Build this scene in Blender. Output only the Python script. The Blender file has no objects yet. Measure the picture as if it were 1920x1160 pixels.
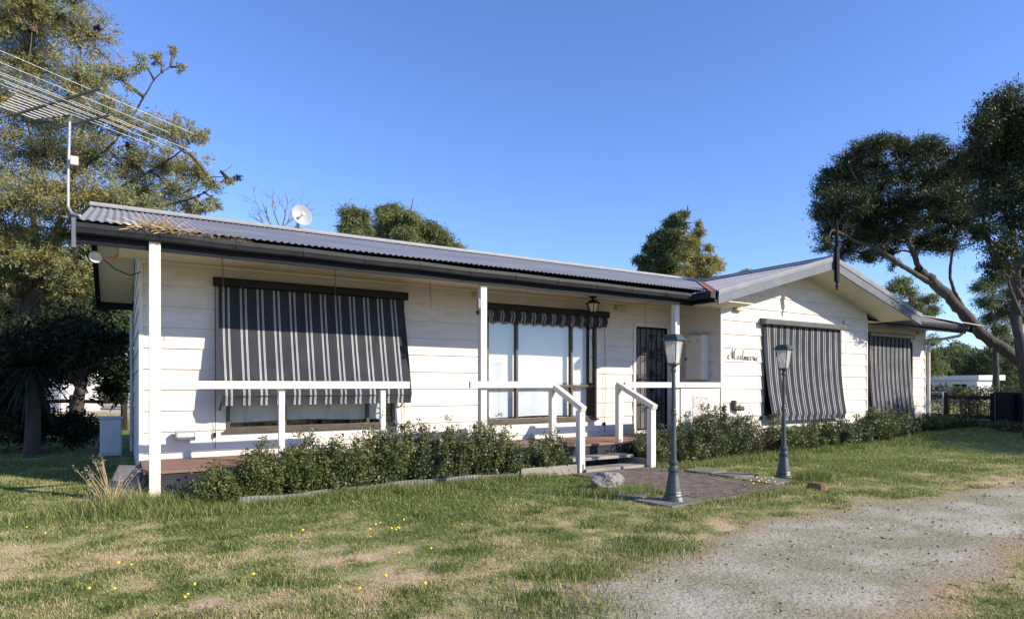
import bpy, math, random
import numpy as np
from mathutils import Vector, Matrix

S = bpy.context.scene
C = S.collection
rng = np.random.default_rng(11)
random.seed(5)
PI = math.pi

# ------------------------------------------------------------------ camera, sky, sun, exposure
EYE = 1.26
HEAD = math.atan2(1910.0, 1185.0)            # angle between the view and the front wall
FWD = (math.cos(HEAD), math.sin(HEAD)); RGT = (math.sin(HEAD), -math.cos(HEAD))
cam = bpy.data.cameras.new('camera'); camo = bpy.data.objects.new('camera', cam); C.objects.link(camo)
camo.location = (0, 0, EYE)
camo.rotation_euler = (PI / 2, 0, -(PI / 2 - HEAD))
cam.sensor_width = 36; cam.lens = 36 * 1185 / 1920; cam.shift_y = 141 / 1920
cam.clip_start = 0.05; cam.clip_end = 3000
S.camera = camo

SUN_EL = math.radians(26.5)
SUN_DIR = Vector((0.580 * math.cos(SUN_EL), -0.815 * math.cos(SUN_EL), math.sin(SUN_EL))).normalized()
w = bpy.data.worlds.new('World'); S.world = w; w.use_nodes = True
nt = w.node_tree; bg = nt.nodes['Background']
sky = nt.nodes.new('ShaderNodeTexSky'); sky.sky_type = 'NISHITA'; sky.sun_disc = False
sky.sun_elevation = SUN_EL
sky.sun_rotation = math.atan2(SUN_DIR.x, SUN_DIR.y)
sky.air_density = 1.0; sky.dust_density = 0.1; sky.ozone_density = 3.0; sky.altitude = 0
tint = nt.nodes.new('ShaderNodeMixRGB'); tint.blend_type = 'MULTIPLY'; tint.inputs[0].default_value = 1; tint.inputs[2].default_value = (.86, .98, 1.38, 1)
nt.links.new(sky.outputs[0], tint.inputs[1]); nt.links.new(tint.outputs[0], bg.inputs[0]); bg.inputs[1].default_value = 0.122
sl = bpy.data.lights.new('sun', 'SUN'); sl.energy = 5.0; sl.angle = math.radians(0.55); sl.color = (1.0, 0.88, 0.71)
so = bpy.data.objects.new('sun', sl); C.objects.link(so)
so.rotation_euler = SUN_DIR.to_track_quat('Z', 'Y').to_euler(); so.location = SUN_DIR * 60
S.view_settings.view_transform = 'Standard'; S.view_settings.look = 'None'
S.view_settings.exposure = 0.62; S.view_settings.gamma = 1.0
S.cycles.max_bounces = 8; S.cycles.diffuse_bounces = 2; S.cycles.transparent_max_bounces = 16

def at(px, py, k):
    """point at a distance k along the view through a place in the photograph (used to survey positions)"""
    t = (px - 960) / 1185.0
    return Vector((k * (FWD[0] + t * RGT[0]), k * (FWD[1] + t * RGT[1]), EYE + (721 - py) / 1185.0 * k))
def gnd(px, py, z=0.0):
    return at(px, py, (EYE - z) * 1185.0 / (py - 721.0))

# ------------------------------------------------------------------ materials
def nodes(name):
    m = bpy.data.materials.new(name); m.use_nodes = True
    n = m.node_tree.nodes; l = m.node_tree.links
    return m, n, l, n['Principled BSDF']
def ramp(n, stops, interp='LINEAR'):
    r = n.new('ShaderNodeValToRGB'); r.color_ramp.interpolation = interp
    e = r.color_ramp.elements
    while len(e) > 1: e.remove(e[-1])
    e[0].position = stops[0][0]; e[0].color = (*stops[0][1], 1)
    for p, c in stops[1:]:
        x = e.new(p); x.color = (*c, 1)
    return r
def mat(name, c1, c2=None, scale=6.0, rough=0.6, metal=0.0, bump=0.0, bscale=None, stretch=(1, 1, 1), lo=0.35, hi=0.7, spec=0.5, detail=5):
    m, n, l, b = nodes(name)
    b.inputs['Base Color'].default_value = (*c1, 1); b.inputs['Roughness'].default_value = rough
    b.inputs['Metallic'].default_value = metal; b.inputs['Specular IOR Level'].default_value = spec
    g = n.new('ShaderNodeNewGeometry'); mp = n.new('ShaderNodeMapping'); mp.inputs['Scale'].default_value = stretch
    l.new(g.outputs['Position'], mp.inputs[0])
    if c2 is not None:
        t = n.new('ShaderNodeTexNoise'); t.inputs['Scale'].default_value = scale; t.inputs['Detail'].default_value = detail
        t.inputs['Roughness'].default_value = 0.65
        l.new(mp.outputs[0], t.inputs['Vector'])
        r = ramp(n, [(lo, c1), (hi, c2)]); l.new(t.outputs['Fac'], r.inputs[0]); l.new(r.outputs[0], b.inputs['Base Color'])
        rr = n.new('ShaderNodeMapRange'); rr.inputs['To Min'].default_value = max(0, rough - .08); rr.inputs['To Max'].default_value = min(1, rough + .12)
        l.new(t.outputs['Fac'], rr.inputs[0]); l.new(rr.outputs[0], b.inputs['Roughness'])
    if bump:
        t2 = n.new('ShaderNodeTexNoise'); t2.inputs['Scale'].default_value = bscale or scale * 4; t2.inputs['Detail'].default_value = 6
        l.new(mp.outputs[0], t2.inputs['Vector'])
        bp = n.new('ShaderNodeBump'); bp.inputs['Strength'].default_value = bump; bp.inputs['Distance'].default_value = 0.02
        l.new(t2.outputs['Fac'], bp.inputs['Height']); l.new(bp.outputs[0], b.inputs['Normal'])
    return m

def weatherboard_mat():
    m, n, l, b = nodes('white painted weatherboard')
    g = n.new('ShaderNodeNewGeometry')
    mp = n.new('ShaderNodeMapping'); mp.inputs['Scale'].default_value = (1.3, 1.3, 5.0); l.new(g.outputs['Position'], mp.inputs[0])
    t = n.new('ShaderNodeTexNoise'); t.inputs['Scale'].default_value = 2.2; t.inputs['Detail'].default_value = 7; t.inputs['Roughness'].default_value = .7
    l.new(mp.outputs[0], t.inputs[0])
    r = ramp(n, [(.2, (.48, .435, .365)), (.42, (.61, .57, .51)), (.62, (.67, .632, .575))]); l.new(t.outputs['Fac'], r.inputs[0])
    # vertical run marks
    mp2 = n.new('ShaderNodeMapping'); mp2.inputs['Scale'].default_value = (14, 14, .9); l.new(g.outputs['Position'], mp2.inputs[0])
    t2 = n.new('ShaderNodeTexNoise'); t2.inputs['Scale'].default_value = 1.0; t2.inputs['Detail'].default_value = 4; l.new(mp2.outputs[0], t2.inputs[0])
    r2 = ramp(n, [(.28, (.80, .77, .71)), (.46, (1, 1, 1))]); l.new(t2.outputs['Fac'], r2.inputs[0])
    mx = n.new('ShaderNodeMixRGB'); mx.blend_type = 'MULTIPLY'; mx.inputs[0].default_value = .18
    l.new(r.outputs[0], mx.inputs[1]); l.new(r2.outputs[0], mx.inputs[2])
    # grey mildew specks
    t3 = n.new('ShaderNodeTexNoise'); t3.inputs['Scale'].default_value = 38; t3.inputs['Detail'].default_value = 3; l.new(g.outputs['Position'], t3.inputs[0])
    t4 = n.new('ShaderNodeTexNoise'); t4.inputs['Scale'].default_value = 1.1; l.new(g.outputs['Position'], t4.inputs[0])
    ad = n.new('ShaderNodeMath'); ad.operation = 'MULTIPLY'; l.new(t3.outputs['Fac'], ad.inputs[0]); l.new(t4.outputs['Fac'], ad.inputs[1])
    r3 = ramp(n, [(.40, (1, 1, 1)), (.47, (.6, .58, .55))]); l.new(ad.outputs[0], r3.inputs[0])
    mx2 = n.new('ShaderNodeMixRGB'); mx2.blend_type = 'MULTIPLY'; mx2.inputs[0].default_value = .8
    l.new(mx.outputs[0], mx2.inputs[1]); l.new(r3.outputs[0], mx2.inputs[2])
    l.new(mx2.outputs[0], b.inputs['Base Color'])
    b.inputs['Roughness'].default_value = .55; b.inputs['Specular IOR Level'].default_value = .35
    bp = n.new('ShaderNodeBump'); bp.inputs['Strength'].default_value = .12; bp.inputs['Distance'].default_value = .01
    l.new(t.outputs['Fac'], bp.inputs['Height']); l.new(bp.outputs[0], b.inputs['Normal'])
    return m

def canvas_mat(name, dark=(.038, .042, .052), light=(.39, .40, .42), period=.205):
    m, n, l, b = nodes(name)
    uv = n.new('ShaderNodeUVMap'); sp = n.new('ShaderNodeSeparateXYZ'); l.new(uv.outputs[0], sp.inputs[0])
    mu = n.new('ShaderNodeMath'); mu.operation = 'DIVIDE'; mu.inputs[1].default_value = period; l.new(sp.outputs[0], mu.inputs[0])
    fr = n.new('ShaderNodeMath'); fr.operation = 'FRACT'; l.new(mu.outputs[0], fr.inputs[0])
    mid = tuple(.7 * a + .3 * c for a, c in zip(dark, light))
    r = ramp(n, [(0, dark), (.05, light), (.09, mid), (.12, light), (.16, dark), (.335, light), (.375, mid), (.405, light), (.445, dark)], 'CONSTANT')
    l.new(fr.outputs[0], r.inputs[0])
    g = n.new('ShaderNodeNewGeometry')
    t = n.new('ShaderNodeTexNoise'); t.inputs['Scale'].default_value = 3; t.inputs['Detail'].default_value = 5; l.new(g.outputs['Position'], t.inputs[0])
    r2 = ramp(n, [(.3, (.78, .78, .78)), (.7, (1.15, 1.13, 1.1))]); l.new(t.outputs['Fac'], r2.inputs[0])
    mx = n.new('ShaderNodeMixRGB'); mx.blend_type = 'MULTIPLY'; mx.inputs[0].default_value = 1
    l.new(r.outputs[0], mx.inputs[1]); l.new(r2.outputs[0], mx.inputs[2]); l.new(mx.outputs[0], b.inputs['Base Color'])
    b.inputs['Roughness'].default_value = .85; b.inputs['Specular IOR Level'].default_value = .06
    w_ = n.new('ShaderNodeTexNoise'); w_.inputs['Scale'].default_value = 220; l.new(g.outputs['Position'], w_.inputs[0])
    bp = n.new('ShaderNodeBump'); bp.inputs['Strength'].default_value = .1; bp.inputs['Distance'].default_value = .003
    l.new(w_.outputs['Fac'], bp.inputs['Height']); l.new(bp.outputs[0], b.inputs['Normal'])
    return m

def glass_mat(name='window glass', boost=.07):
    m, n, l, b = nodes(name); n.remove(b)
    f = n.new('ShaderNodeLayerWeight'); p = n.new('ShaderNodeMath'); p.operation = 'POWER'; p.inputs[1].default_value = 4; l.new(f.outputs['Facing'], p.inputs[0])
    a = n.new('ShaderNodeMath'); a.operation = 'MULTIPLY_ADD'; a.inputs[1].default_value = .85; a.inputs[2].default_value = boost + .05; a.use_clamp = True; l.new(p.outputs[0], a.inputs[0])
    tr = n.new('ShaderNodeBsdfTransparent'); tr.inputs[0].default_value = (.93, .96, .96, 1)
    gl = n.new('ShaderNodeBsdfGlossy'); gl.inputs['Roughness'].default_value = .015
    mx = n.new('ShaderNodeMixShader'); l.new(a.outputs[0], mx.inputs[0]); l.new(tr.outputs[0], mx.inputs[1]); l.new(gl.outputs[0], mx.inputs[2])
    l.new(mx.outputs[0], n['Material Output'].inputs[0])
    return m

def leaf_mat(name, cols, transl=.25, nscale=1.2, rough=.55, spec=.3):
    """cols: ramp of leaf tones picked per leaf and drifting over the crown"""
    m, n, l, b = nodes(name)
    g = n.new('ShaderNodeNewGeometry')
    t = n.new('ShaderNodeTexNoise'); t.inputs['Scale'].default_value = nscale; t.inputs['Detail'].default_value = 3; l.new(g.outputs['Position'], t.inputs[0])
    a = n.new('ShaderNodeMath'); a.operation = 'MULTIPLY'; a.inputs[1].default_value = .5; l.new(g.outputs['Random Per Island'], a.inputs[0])
    c = n.new('ShaderNodeMath'); c.operation = 'MULTIPLY_ADD'; c.inputs[1].default_value = 1.5; c.inputs[2].default_value = -.5
    l.new(t.outputs['Fac'], c.inputs[0])
    s = n.new('ShaderNodeMath'); s.operation = 'ADD'; l.new(a.outputs[0], s.inputs[0]); l.new(c.outputs[0], s.inputs[1])
    r = ramp(n, [(i / max(1, len(cols) - 1), x) for i, x in enumerate(cols)]); l.new(s.outputs[0], r.inputs[0])
    l.new(r.outputs[0], b.inputs['Base Color']); b.inputs['Roughness'].default_value = rough; b.inputs['Specular IOR Level'].default_value = spec
    if transl:
        tl = n.new('ShaderNodeBsdfTranslucent'); l.new(r.outputs[0], tl.inputs[0])
        mx = n.new('ShaderNodeMixShader'); mx.inputs[0].default_value = transl
        l.new(b.outputs[0], mx.inputs[1]); l.new(tl.outputs[0], mx.inputs[2]); l.new(mx.outputs[0], n['Material Output'].inputs[0])
    return m

PAINT = mat('white gloss paint', (.66, .62, .565), (.48, .435, .37), 7, .45, bump=.10, bscale=34, stretch=(1.6, 1.6, .6), lo=.5, hi=.82, detail=8)
BOARD = weatherboard_mat()
SOFFIT = mat('cream soffit sheet', (.74, .66, .53), (.62, .53, .40), 1.5, .7, lo=.45, hi=.8)
CHAR = mat('charcoal gutter metal', (.012, .014, .017), (.026, .029, .033), 4, .5, .0, bump=.03, bscale=8, spec=.25)
BLACKT = mat('black painted trim', (.006, .007, .012), (.011, .012, .018), 5, .5, spec=.12)
BARGE = mat('grey barge paint', (.080, .095, .125), (.12, .135, .165), 3, .55, bump=.05, bscale=20)
ROOFM = mat('grey corrugated iron', (.20, .205, .215), (.31, .31, .31), 1.6, .5, .0, bump=.04, bscale=9, stretch=(.35, 1, 1))
GALV = mat('galvanised steel', (.40, .41, .42), (.30, .31, .32), 6, .45, .3)
RUST = mat('rusty valley iron', (.22, .07, .035), (.30, .12, .07), 9, .8, bump=.2)
DECK = mat('red brown decking', (.235, .125, .09), (.17, .095, .07), 4, .65, bump=.12, bscale=30, stretch=(.4, 3, 1))
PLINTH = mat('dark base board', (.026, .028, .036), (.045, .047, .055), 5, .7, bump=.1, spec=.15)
BRONZE = mat('bronze aluminium', (.072, .056, .038), (.10, .078, .054), 8, .4, .3)
BLIND = mat('white blind cloth', (.62, .66, .70), (.55, .59, .64), 2, .8)
IRON = mat('black wrought iron', (.007, .007, .008), (.013, .013, .014), 9, .5, spec=.15)
SCREEN = mat('dark security mesh', (.095, .095, .10), (.13, .13, .135), 14, .7)
TREAD = mat('weathered grey timber', (.30, .27, .23), (.20, .175, .15), 3, .8, bump=.3, bscale=25, stretch=(1, 6, 1))
CANVAS = canvas_mat('striped awning canvas')
HOODM = mat('dark brown grey hood', (.014, .013, .014), (.024, .023, .024), 5, .5, spec=.15)
HOODG = mat('charcoal hood', (.075, .08, .09), (.11, .115, .125), 5, .4)
ROPE = mat('pale rope', (.42, .36, .28), (.30, .25, .2), 30, .9)
CHAIN = mat('rusty chain', (.10, .06, .04), (.16, .09, .06), 40, .8)
GLASS = glass_mat()
LAMPG = mat('frosted lamp glass', (.62, .62, .60), (.50, .51, .50), 18, .25)
GREENP = mat('grey green lamp paint', (.032, .046, .048), (.06, .08, .082), 7, .42, bump=.08, bscale=40)
CONC = mat('old concrete', (.19, .185, .175), (.12, .115, .11), 4, .9, bump=.25, bscale=30)
ROCKM = mat('pale granite', (.34, .325, .30), (.15, .142, .13), 9, .95, bump=.9, bscale=26, lo=.3, hi=.65)
BARK = mat('grey brown bark', (.11, .085, .065), (.05, .038, .03), 5, .95, bump=.8, bscale=10, stretch=(2.2, 2.2, .5))
BARKD = mat('dark bark', (.085, .066, .052), (.04, .032, .026), 5, .95, bump=.8, bscale=10, stretch=(2, 2, .5))
BARKP = mat('grey tea tree bark', (.09, .075, .064), (.04, .033, .028), 4, .95, bump=.9, bscale=9, stretch=(2.4, 2.4, .5))
TWIG = mat('grey twig', (.14, .115, .09), (.09, .07, .055), 8, .9)
BEIGE = mat('beige plastic', (.55, .46, .30), (.48, .40, .26), 10, .6)
CREAMBOX = mat('cream enamel', (.66, .62, .56), (.58, .53, .47), 4, .45)
WHITEM = mat('white enamel', (.58, .59, .60), (.48, .50, .51), 5, .5)
FENCEM = mat('dark weathered rail', (.022, .018, .015), (.045, .038, .031), 5, .9, spec=.1, bump=.4, stretch=(2, 2, 1))
BLUEP = mat('dark navy sheet', (.006, .009, .020), (.010, .014, .028), 4, .6, spec=.1)
STRAWM = mat('dry straw', (.66, .50, .29), (.50, .35, .19), 20, .9)

# ------------------------------------------------------------------ mesh helpers
class MB:
    def __init__(s): s.v = []; s.f = []; s.uv = None
    def add(s, vs, fs):
        o = len(s.v); s.v.extend([tuple(p) for p in vs]); s.f.extend([tuple(i + o for i in q) for q in fs]); return s
    def box(s, x0, x1, y0, y1, z0, z1):
        return s.add([(x0, y0, z0), (x1, y0, z0), (x1, y1, z0), (x0, y1, z0), (x0, y0, z1), (x1, y0, z1), (x1, y1, z1), (x0, y1, z1)],
                     [(0, 3, 2, 1), (4, 5, 6, 7), (0, 1, 5, 4), (1, 2, 6, 5), (2, 3, 7, 6), (3, 0, 4, 7)])
    def bar(s, a, b, wd, ht, up=(0, 0, 1)):
        a = Vector(a); b = Vector(b); d = (b - a).normalized(); u = Vector(up)
        r = d.cross(u).normalized() * wd / 2; u2 = r.cross(d).normalized() * ht / 2
        vs = [p + q for p in (a, b) for q in (-r - u2, r - u2, r + u2, -r + u2)]
        return s.add(vs, [(0, 1, 2, 3), (7, 6, 5, 4), (0, 4, 5, 1), (1, 5, 6, 2), (2, 6, 7, 3), (3, 7, 4, 0)])
    def prism(s, poly, a, b):
        """poly: 3D points offsets swept from a to b"""
        n = len(poly); a = Vector(a); b = Vector(b)
        vs = [a + Vector(p) for p in poly] + [b + Vector(p) for p in poly]
        return s.add(vs, [tuple(range(n - 1, -1, -1)), tuple(range(n, 2 * n))] + [(i, (i + 1) % n, n + (i + 1) % n, n + i) for i in range(n)])
    def tube(s, pts, rad, n=6, cap=True):
        pts = [Vector(p) for p in pts]; m = len(pts)
        if not hasattr(rad, '__len__'): rad = [rad] * m
        vs = []; prev = None
        for i, p in enumerate(pts):
            d = (pts[min(i + 1, m - 1)] - pts[max(i - 1, 0)])
            d = d.normalized() if d.length > 1e-9 else Vector((0, 0, 1))
            if prev is None:
                u = d.orthogonal().normalized()
            else:
                u = prev - d * prev.dot(d); u = u.normalized() if u.length > 1e-6 else d.orthogonal().normalized()
            prev = u; v = d.cross(u)
            for j in range(n):
                a = 2 * PI * j / n; vs.append(p + (u * math.cos(a) + v * math.sin(a)) * rad[i])
        fs = [(i * n + j, i * n + (j + 1) % n, (i + 1) * n + (j + 1) % n, (i + 1) * n + j) for i in range(m - 1) for j in range(n)]
        if cap: fs += [tuple(range(n - 1, -1, -1)), tuple((m - 1) * n + j for j in range(n))]
        return s.add(vs, fs)
    def lathe(s, prof, n=20, c=(0, 0, 0), mod=None):
        vs = []
        for z, r in prof:
            for j in range(n):
                a = 2 * PI * j / n; rr = r * (mod(a, z) if mod else 1)
                vs.append((c[0] + rr * math.cos(a), c[1] + rr * math.sin(a), c[2] + z))
        m = len(prof)
        fs = [(i * n + j, i * n + (j + 1) % n, (i + 1) * n + (j + 1) % n, (i + 1) * n + j) for i in range(m - 1) for j in range(n)]
        fs += [tuple(range(n - 1, -1, -1)), tuple((m - 1) * n + j for j in range(n))]
        return s.add(vs, fs)
    def grid(s, P):
        nu = len(P); nv = len(P[0]); vs = [p for row in P for p in row]
        return s.add(vs, [(i * nv + j, (i + 1) * nv + j, (i + 1) * nv + j + 1, i * nv + j + 1) for i in range(nu - 1) for j in range(nv - 1)])
    def build(s, name, m, parent=None, smooth=False, bevel=0, solid=0):
        me = bpy.data.meshes.new(name); me.from_pydata(s.v, [], s.f); me.update()
        me.materials.append(m)
        o = bpy.data.objects.new(name, me); C.objects.link(o)
        if smooth: me.polygons.foreach_set('use_smooth', [True] * len(me.polygons))
        if parent is not None:
            o.parent = parent; o.matrix_parent_inverse = Matrix.Translation(-world_loc(parent))
        if solid:
            md = o.modifiers.new('thick', 'SOLIDIFY'); md.thickness = solid; md.offset = 0
        if bevel:
            md = o.modifiers.new('soft edge', 'BEVEL'); md.width = bevel; md.segments = 2; md.limit_method = 'ANGLE'
        return o
def world_loc(o):
    v = Vector(o.location)
    while o.parent is not None:
        v = v + o.matrix_parent_inverse.to_translation(); o = o.parent; v = v + Vector(o.location)
    return v
def fast_mesh(name, V, F, m, parent=None, attr=None, smooth=False):
    """V (n,3), F (m,k) numpy"""
    me = bpy.data.meshes.new(name); n, k = F.shape
    me.vertices.add(len(V)); me.vertices.foreach_set('co', V.astype(np.float32).ravel())
    me.loops.add(n * k); me.loops.foreach_set('vertex_index', F.astype(np.int32).ravel())
    me.polygons.add(n); me.polygons.foreach_set('loop_start', np.arange(0, n * k, k, dtype=np.int32))
    me.polygons.foreach_set('loop_total', np.full(n, k, dtype=np.int32))
    if smooth: me.polygons.foreach_set('use_smooth', np.ones(n, dtype=bool))
    if attr:
        for nm, a in attr.items():
            at_ = me.attributes.new(nm, 'FLOAT', 'POINT'); at_.data.foreach_set('value', a.astype(np.float32))
    me.update(calc_edges=True); me.validate()
    me.materials.append(m)
    o = bpy.data.objects.new(name, me); C.objects.link(o)
    if parent is not None:
        o.parent = parent; o.matrix_parent_inverse = Matrix.Translation(-world_loc(parent))
    return o
def tag(o, label=None, cat=None, group=None, kind=None):
    if label: o['label'] = label
    if cat: o['category'] = cat
    if group: o['group'] = group
    if kind: o['kind'] = kind
    return o
def thing(name, loc, label, cat, group=None):
    o = bpy.data.objects.new(name, None); C.objects.link(o); o.location = loc; o.empty_display_size = .2
    return tag(o, label, cat, group)
def copy_tree(o, loc=None, rotz=0, parent=None, label=None):
    c = o.copy(); C.objects.link(c)
    if parent is not None: c.parent = parent; c.matrix_parent_inverse = o.matrix_parent_inverse.copy()
    if loc is not None: c.location = loc; c.rotation_euler.z = rotz
    if label: c['label'] = label
    for ch in o.children: copy_tree(ch, parent=c)
    return c

# value noise in numpy
_lat = np.random.default_rng(3).random((256, 256))
def vnoise(x, y):
    xi = np.floor(x).astype(int); yi = np.floor(y).astype(int); fx = x - xi; fy = y - yi
    fx = fx * fx * (3 - 2 * fx); fy = fy * fy * (3 - 2 * fy)
    a = _lat[xi % 256, yi % 256]; b = _lat[(xi + 1) % 256, yi % 256]; c = _lat[xi % 256, (yi + 1) % 256]; d = _lat[(xi + 1) % 256, (yi + 1) % 256]
    return (a * (1 - fx) + b * fx) * (1 - fy) + (c * (1 - fx) + d * fx) * fy
def fbm(x, y, o=4):
    s = 0; a = .5; t = 0
    for i in range(o):
        s = s + a * vnoise(x * 2 ** i + 17 * i, y * 2 ** i + 31 * i); t += a; a *= .5
    return s / t

# ------------------------------------------------------------------ setting: ground, driveway, path
DL = np.array([(-6, .6), (-1, 2.0), (1.2, 2.65), (1.85, 2.85), (2.6, 3.1), (3.2, 3.26), (3.75, 3.4), (4.45, 3.66), (5.2, 3.8), (5.9, 3.8), (6.9, 3.73), (8.1, 3.61), (9.7, 3.4), (13, 2.6), (40, -5)])
DR = np.array([(-6, -1.6), (0, .9), (2.2, 1.55), (3.5, 1.80), (4.3, 1.86), (5.05, 1.92), (5.9, 2.04), (7.5, 1.9), (10, 1.2), (14, .1), (40, -8.5)])
def height(x, y):
    h = .10 * np.clip((x - 8) / 10, 0, 1) + .012 * (fbm(x * .9, y * .9, 3) - .5) * 2
    return h
def drive_sd(x, y):
    """positive inside the gravel"""
    a = np.interp(x, DL[:, 0], DL[:, 1]) - y; b = y - np.interp(x, DR[:, 0], DR[:, 1])
    return np.minimum(a, b) + .55 * (fbm(x * 1.6 + 5, y * 1.6, 4) - .5)
def dryness(x, y):
    n = fbm(x * .8 + 3, y * .8 + 9, 3) * .24 + fbm(x * 2.6, y * 2.6 + 40, 3) * .40 + fbm(x * 7 + 7, y * 7 + 2, 3) * .36
    k = x * FWD[0] + y * FWD[1]
    d = (n - .5) * 3.0 + .25
    d += .16 * np.clip((5.2 - k) / 3, -1.0, .6)
    sd = drive_sd(x, y); d += .50 * np.exp(-np.clip(-sd, 0, 9) / .55)
    d -= .45 * np.exp(-((y - 6.6) / .9) ** 2) * (x > .3) * (x < 5.5)
    d -= .55 * np.clip((y - 4.6) / 1.2, 0, 1) * (x > 7) * np.clip((x - 9) / 2 + .4, 0, 1)
    d += .28 * np.clip((2.0 - x) / 3.0, 0, 1) * np.clip((7.2 - y) / 2, 0, 1)
    d += .9 * np.clip((np.hypot(x, y) - 24) / 10, 0, 1)
    return np.clip(d, 0, 1)

def ground_mat():
    m, n, l, b = nodes('lawn soil and thatch')
    g = n.new('ShaderNodeNewGeometry')
    a = n.new('ShaderNodeAttribute'); a.attribute_name = 'dry'
    def noise(sc, det=5, ro=.6):
        t = n.new('ShaderNodeTexNoise'); t.inputs['Scale'].default_value = sc; t.inputs['Detail'].default_value = det; t.inputs['Roughness'].default_value = ro
        l.new(g.outputs['Position'], t.inputs[0]); return t
    t1 = noise(9); t2 = noise(60, 6, .7)
    ad = n.new('ShaderNodeMath'); ad.operation = 'MULTIPLY_ADD'; ad.inputs[1].default_value = .7; ad.inputs[2].default_value = -.35; l.new(t1.outputs['Fac'], ad.inputs[0])
    t5 = noise(48, 4, .7); ad5 = n.new('ShaderNodeMath'); ad5.operation = 'MULTIPLY_ADD'; ad5.inputs[1].default_value = 1.3; ad5.inputs[2].default_value = -.65; l.new(t5.outputs['Fac'], ad5.inputs[0])
    s0 = n.new('ShaderNodeMath'); s0.operation = 'ADD'; l.new(ad.outputs[0], s0.inputs[0]); l.new(ad5.outputs[0], s0.inputs[1])
    s = n.new('ShaderNodeMath'); s.operation = 'ADD'; l.new(s0.outputs[0], s.inputs[0]); l.new(a.outputs['Fac'], s.inputs[1])
    r = ramp(n, [(0, (.15, .185, .055)), (.4, (.27, .27, .105)), (.7, (.43, .345, .20)), (1, (.54, .42, .28))]); l.new(s.outputs[0], r.inputs[0])
    r2 = ramp(n, [(.3, (.7, .7, .7)), (.65, (1.2, 1.2, 1.2))]); l.new(t2.outputs['Fac'], r2.inputs[0])
    mx = n.new('ShaderNodeMixRGB'); mx.blend_type = 'MULTIPLY'; mx.inputs[0].default_value = 1; l.new(r.outputs[0], mx.inputs[1]); l.new(r2.outputs[0], mx.inputs[2])
    l.new(mx.outputs[0], b.inputs['Base Color']); b.inputs['Roughness'].default_value = .95; b.inputs['Specular IOR Level'].default_value = .1
    bp = n.new('ShaderNodeBump'); bp.inputs['Strength'].default_value = .4; bp.inputs['Distance'].default_value = .02
    l.new(t2.outputs['Fac'], bp.inputs['Height']); l.new(bp.outputs[0], b.inputs['Normal'])
    return m
def gravel_mat():
    m, n, l, b = nodes('grey crushed gravel')
    g = n.new('ShaderNodeNewGeometry'); a = n.new('ShaderNodeAttribute'); a.attribute_name = 'edge'
    v = n.new('ShaderNodeTexVoronoi'); v.inputs['Scale'].default_value = 70; l.new(g.outputs['Position'], v.inputs['Vector'])
    v2 = n.new('ShaderNodeTexVoronoi'); v2.inputs['Scale'].default_value = 28; l.new(g.outputs['Position'], v2.inputs['Vector'])
    sp = n.new('ShaderNodeSeparateColor'); l.new(v.outputs['Color'], sp.inputs[0])
    r = ramp(n, [(0, (.20, .185, .135)), (.5, (.33, .305, .23)), (1, (.46, .43, .34))]); l.new(sp.outputs[0], r.inputs[0])
    t = n.new('ShaderNodeTexNoise'); t.inputs['Scale'].default_value = 1.3; t.inputs['Detail'].default_value = 6; t.inputs['Roughness'].default_value = .7; l.new(g.outputs['Position'], t.inputs[0])
    r2 = ramp(n, [(.36, (.19, .19, .10)), (.46, (.27, .26, .165)), (.56, (.38, .355, .27)), (.68, (.49, .465, .37))]); l.new(t.outputs['Fac'], r2.inputs[0])
    mx = n.new('ShaderNodeMixRGB'); mx.blend_type = 'MIX'; mx.inputs[0].default_value = .68; l.new(r.outputs[0], mx.inputs[1]); l.new(r2.outputs[0], mx.inputs[2])
    t3 = n.new('ShaderNodeTexNoise'); t3.inputs['Scale'].default_value = 14; t3.inputs['Detail'].default_value = 5; l.new(g.outputs['Position'], t3.inputs[0])
    ma = n.new('ShaderNodeMath'); ma.operation = 'MULTIPLY_ADD'; ma.inputs[1].default_value = .5; ma.inputs[2].default_value = -.25; l.new(t3.outputs['Fac'], ma.inputs[0])
    ed = n.new('ShaderNodeMath'); ed.operation = 'ADD'; l.new(ma.outputs[0], ed.inputs[0]); l.new(a.outputs['Fac'], ed.inputs[1])
    mr = n.new('ShaderNodeMapRange'); mr.inputs['From Min'].default_value = .0; mr.inputs['From Max'].default_value = .30; l.new(ed.outputs[0], mr.inputs[0])
    mx2 = n.new('ShaderNodeMixRGB'); mx2.inputs[1].default_value = (.30, .235, .14, 1); l.new(mr.outputs[0], mx2.inputs[0]); l.new(mx.outputs[0], mx2.inputs[2])
    l.new(mx2.outputs[0], b.inputs['Base Color']); b.inputs['Roughness'].default_value = .95; b.inputs['Specular IOR Level'].default_value = .15
    ad = n.new('ShaderNodeMath'); ad.operation = 'MULTIPLY_ADD'; ad.inputs[1].default_value = 1.6; l.new(v2.outputs['Distance'], ad.inputs[0]); l.new(v.outputs['Distance'], ad.inputs[2])
    bp = n.new('ShaderNodeBump'); bp.invert = True; bp.inputs['Strength'].default_value = .6; bp.inputs['Distance'].default_value = .005
    l.new(ad.outputs[0], bp.inputs['Height']); l.new(bp.outputs[0], b.inputs['Normal'])
    return m
def axis(a, b, step, far):
    mid = np.arange(a, b + 1e-6, step); out = []; d = step; p = b
    while p < far: d *= 1.35; p += d; out.append(p)
    lo = []; d = step; p = a
    while p > -far: d *= 1.35; p -= d; lo.append(p)
    return np.concatenate([np.array(lo[::-1]), mid, np.array(out)])
gx = axis(-7, 22, .12, 900); gy = axis(-1, 12, .12, 900)
X, Y = np.meshgrid(gx, gy, indexing='ij')
Z = height(X, Y)
nx, ny = X.shape; idx = np.arange(nx * ny).reshape(nx, ny)
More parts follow.
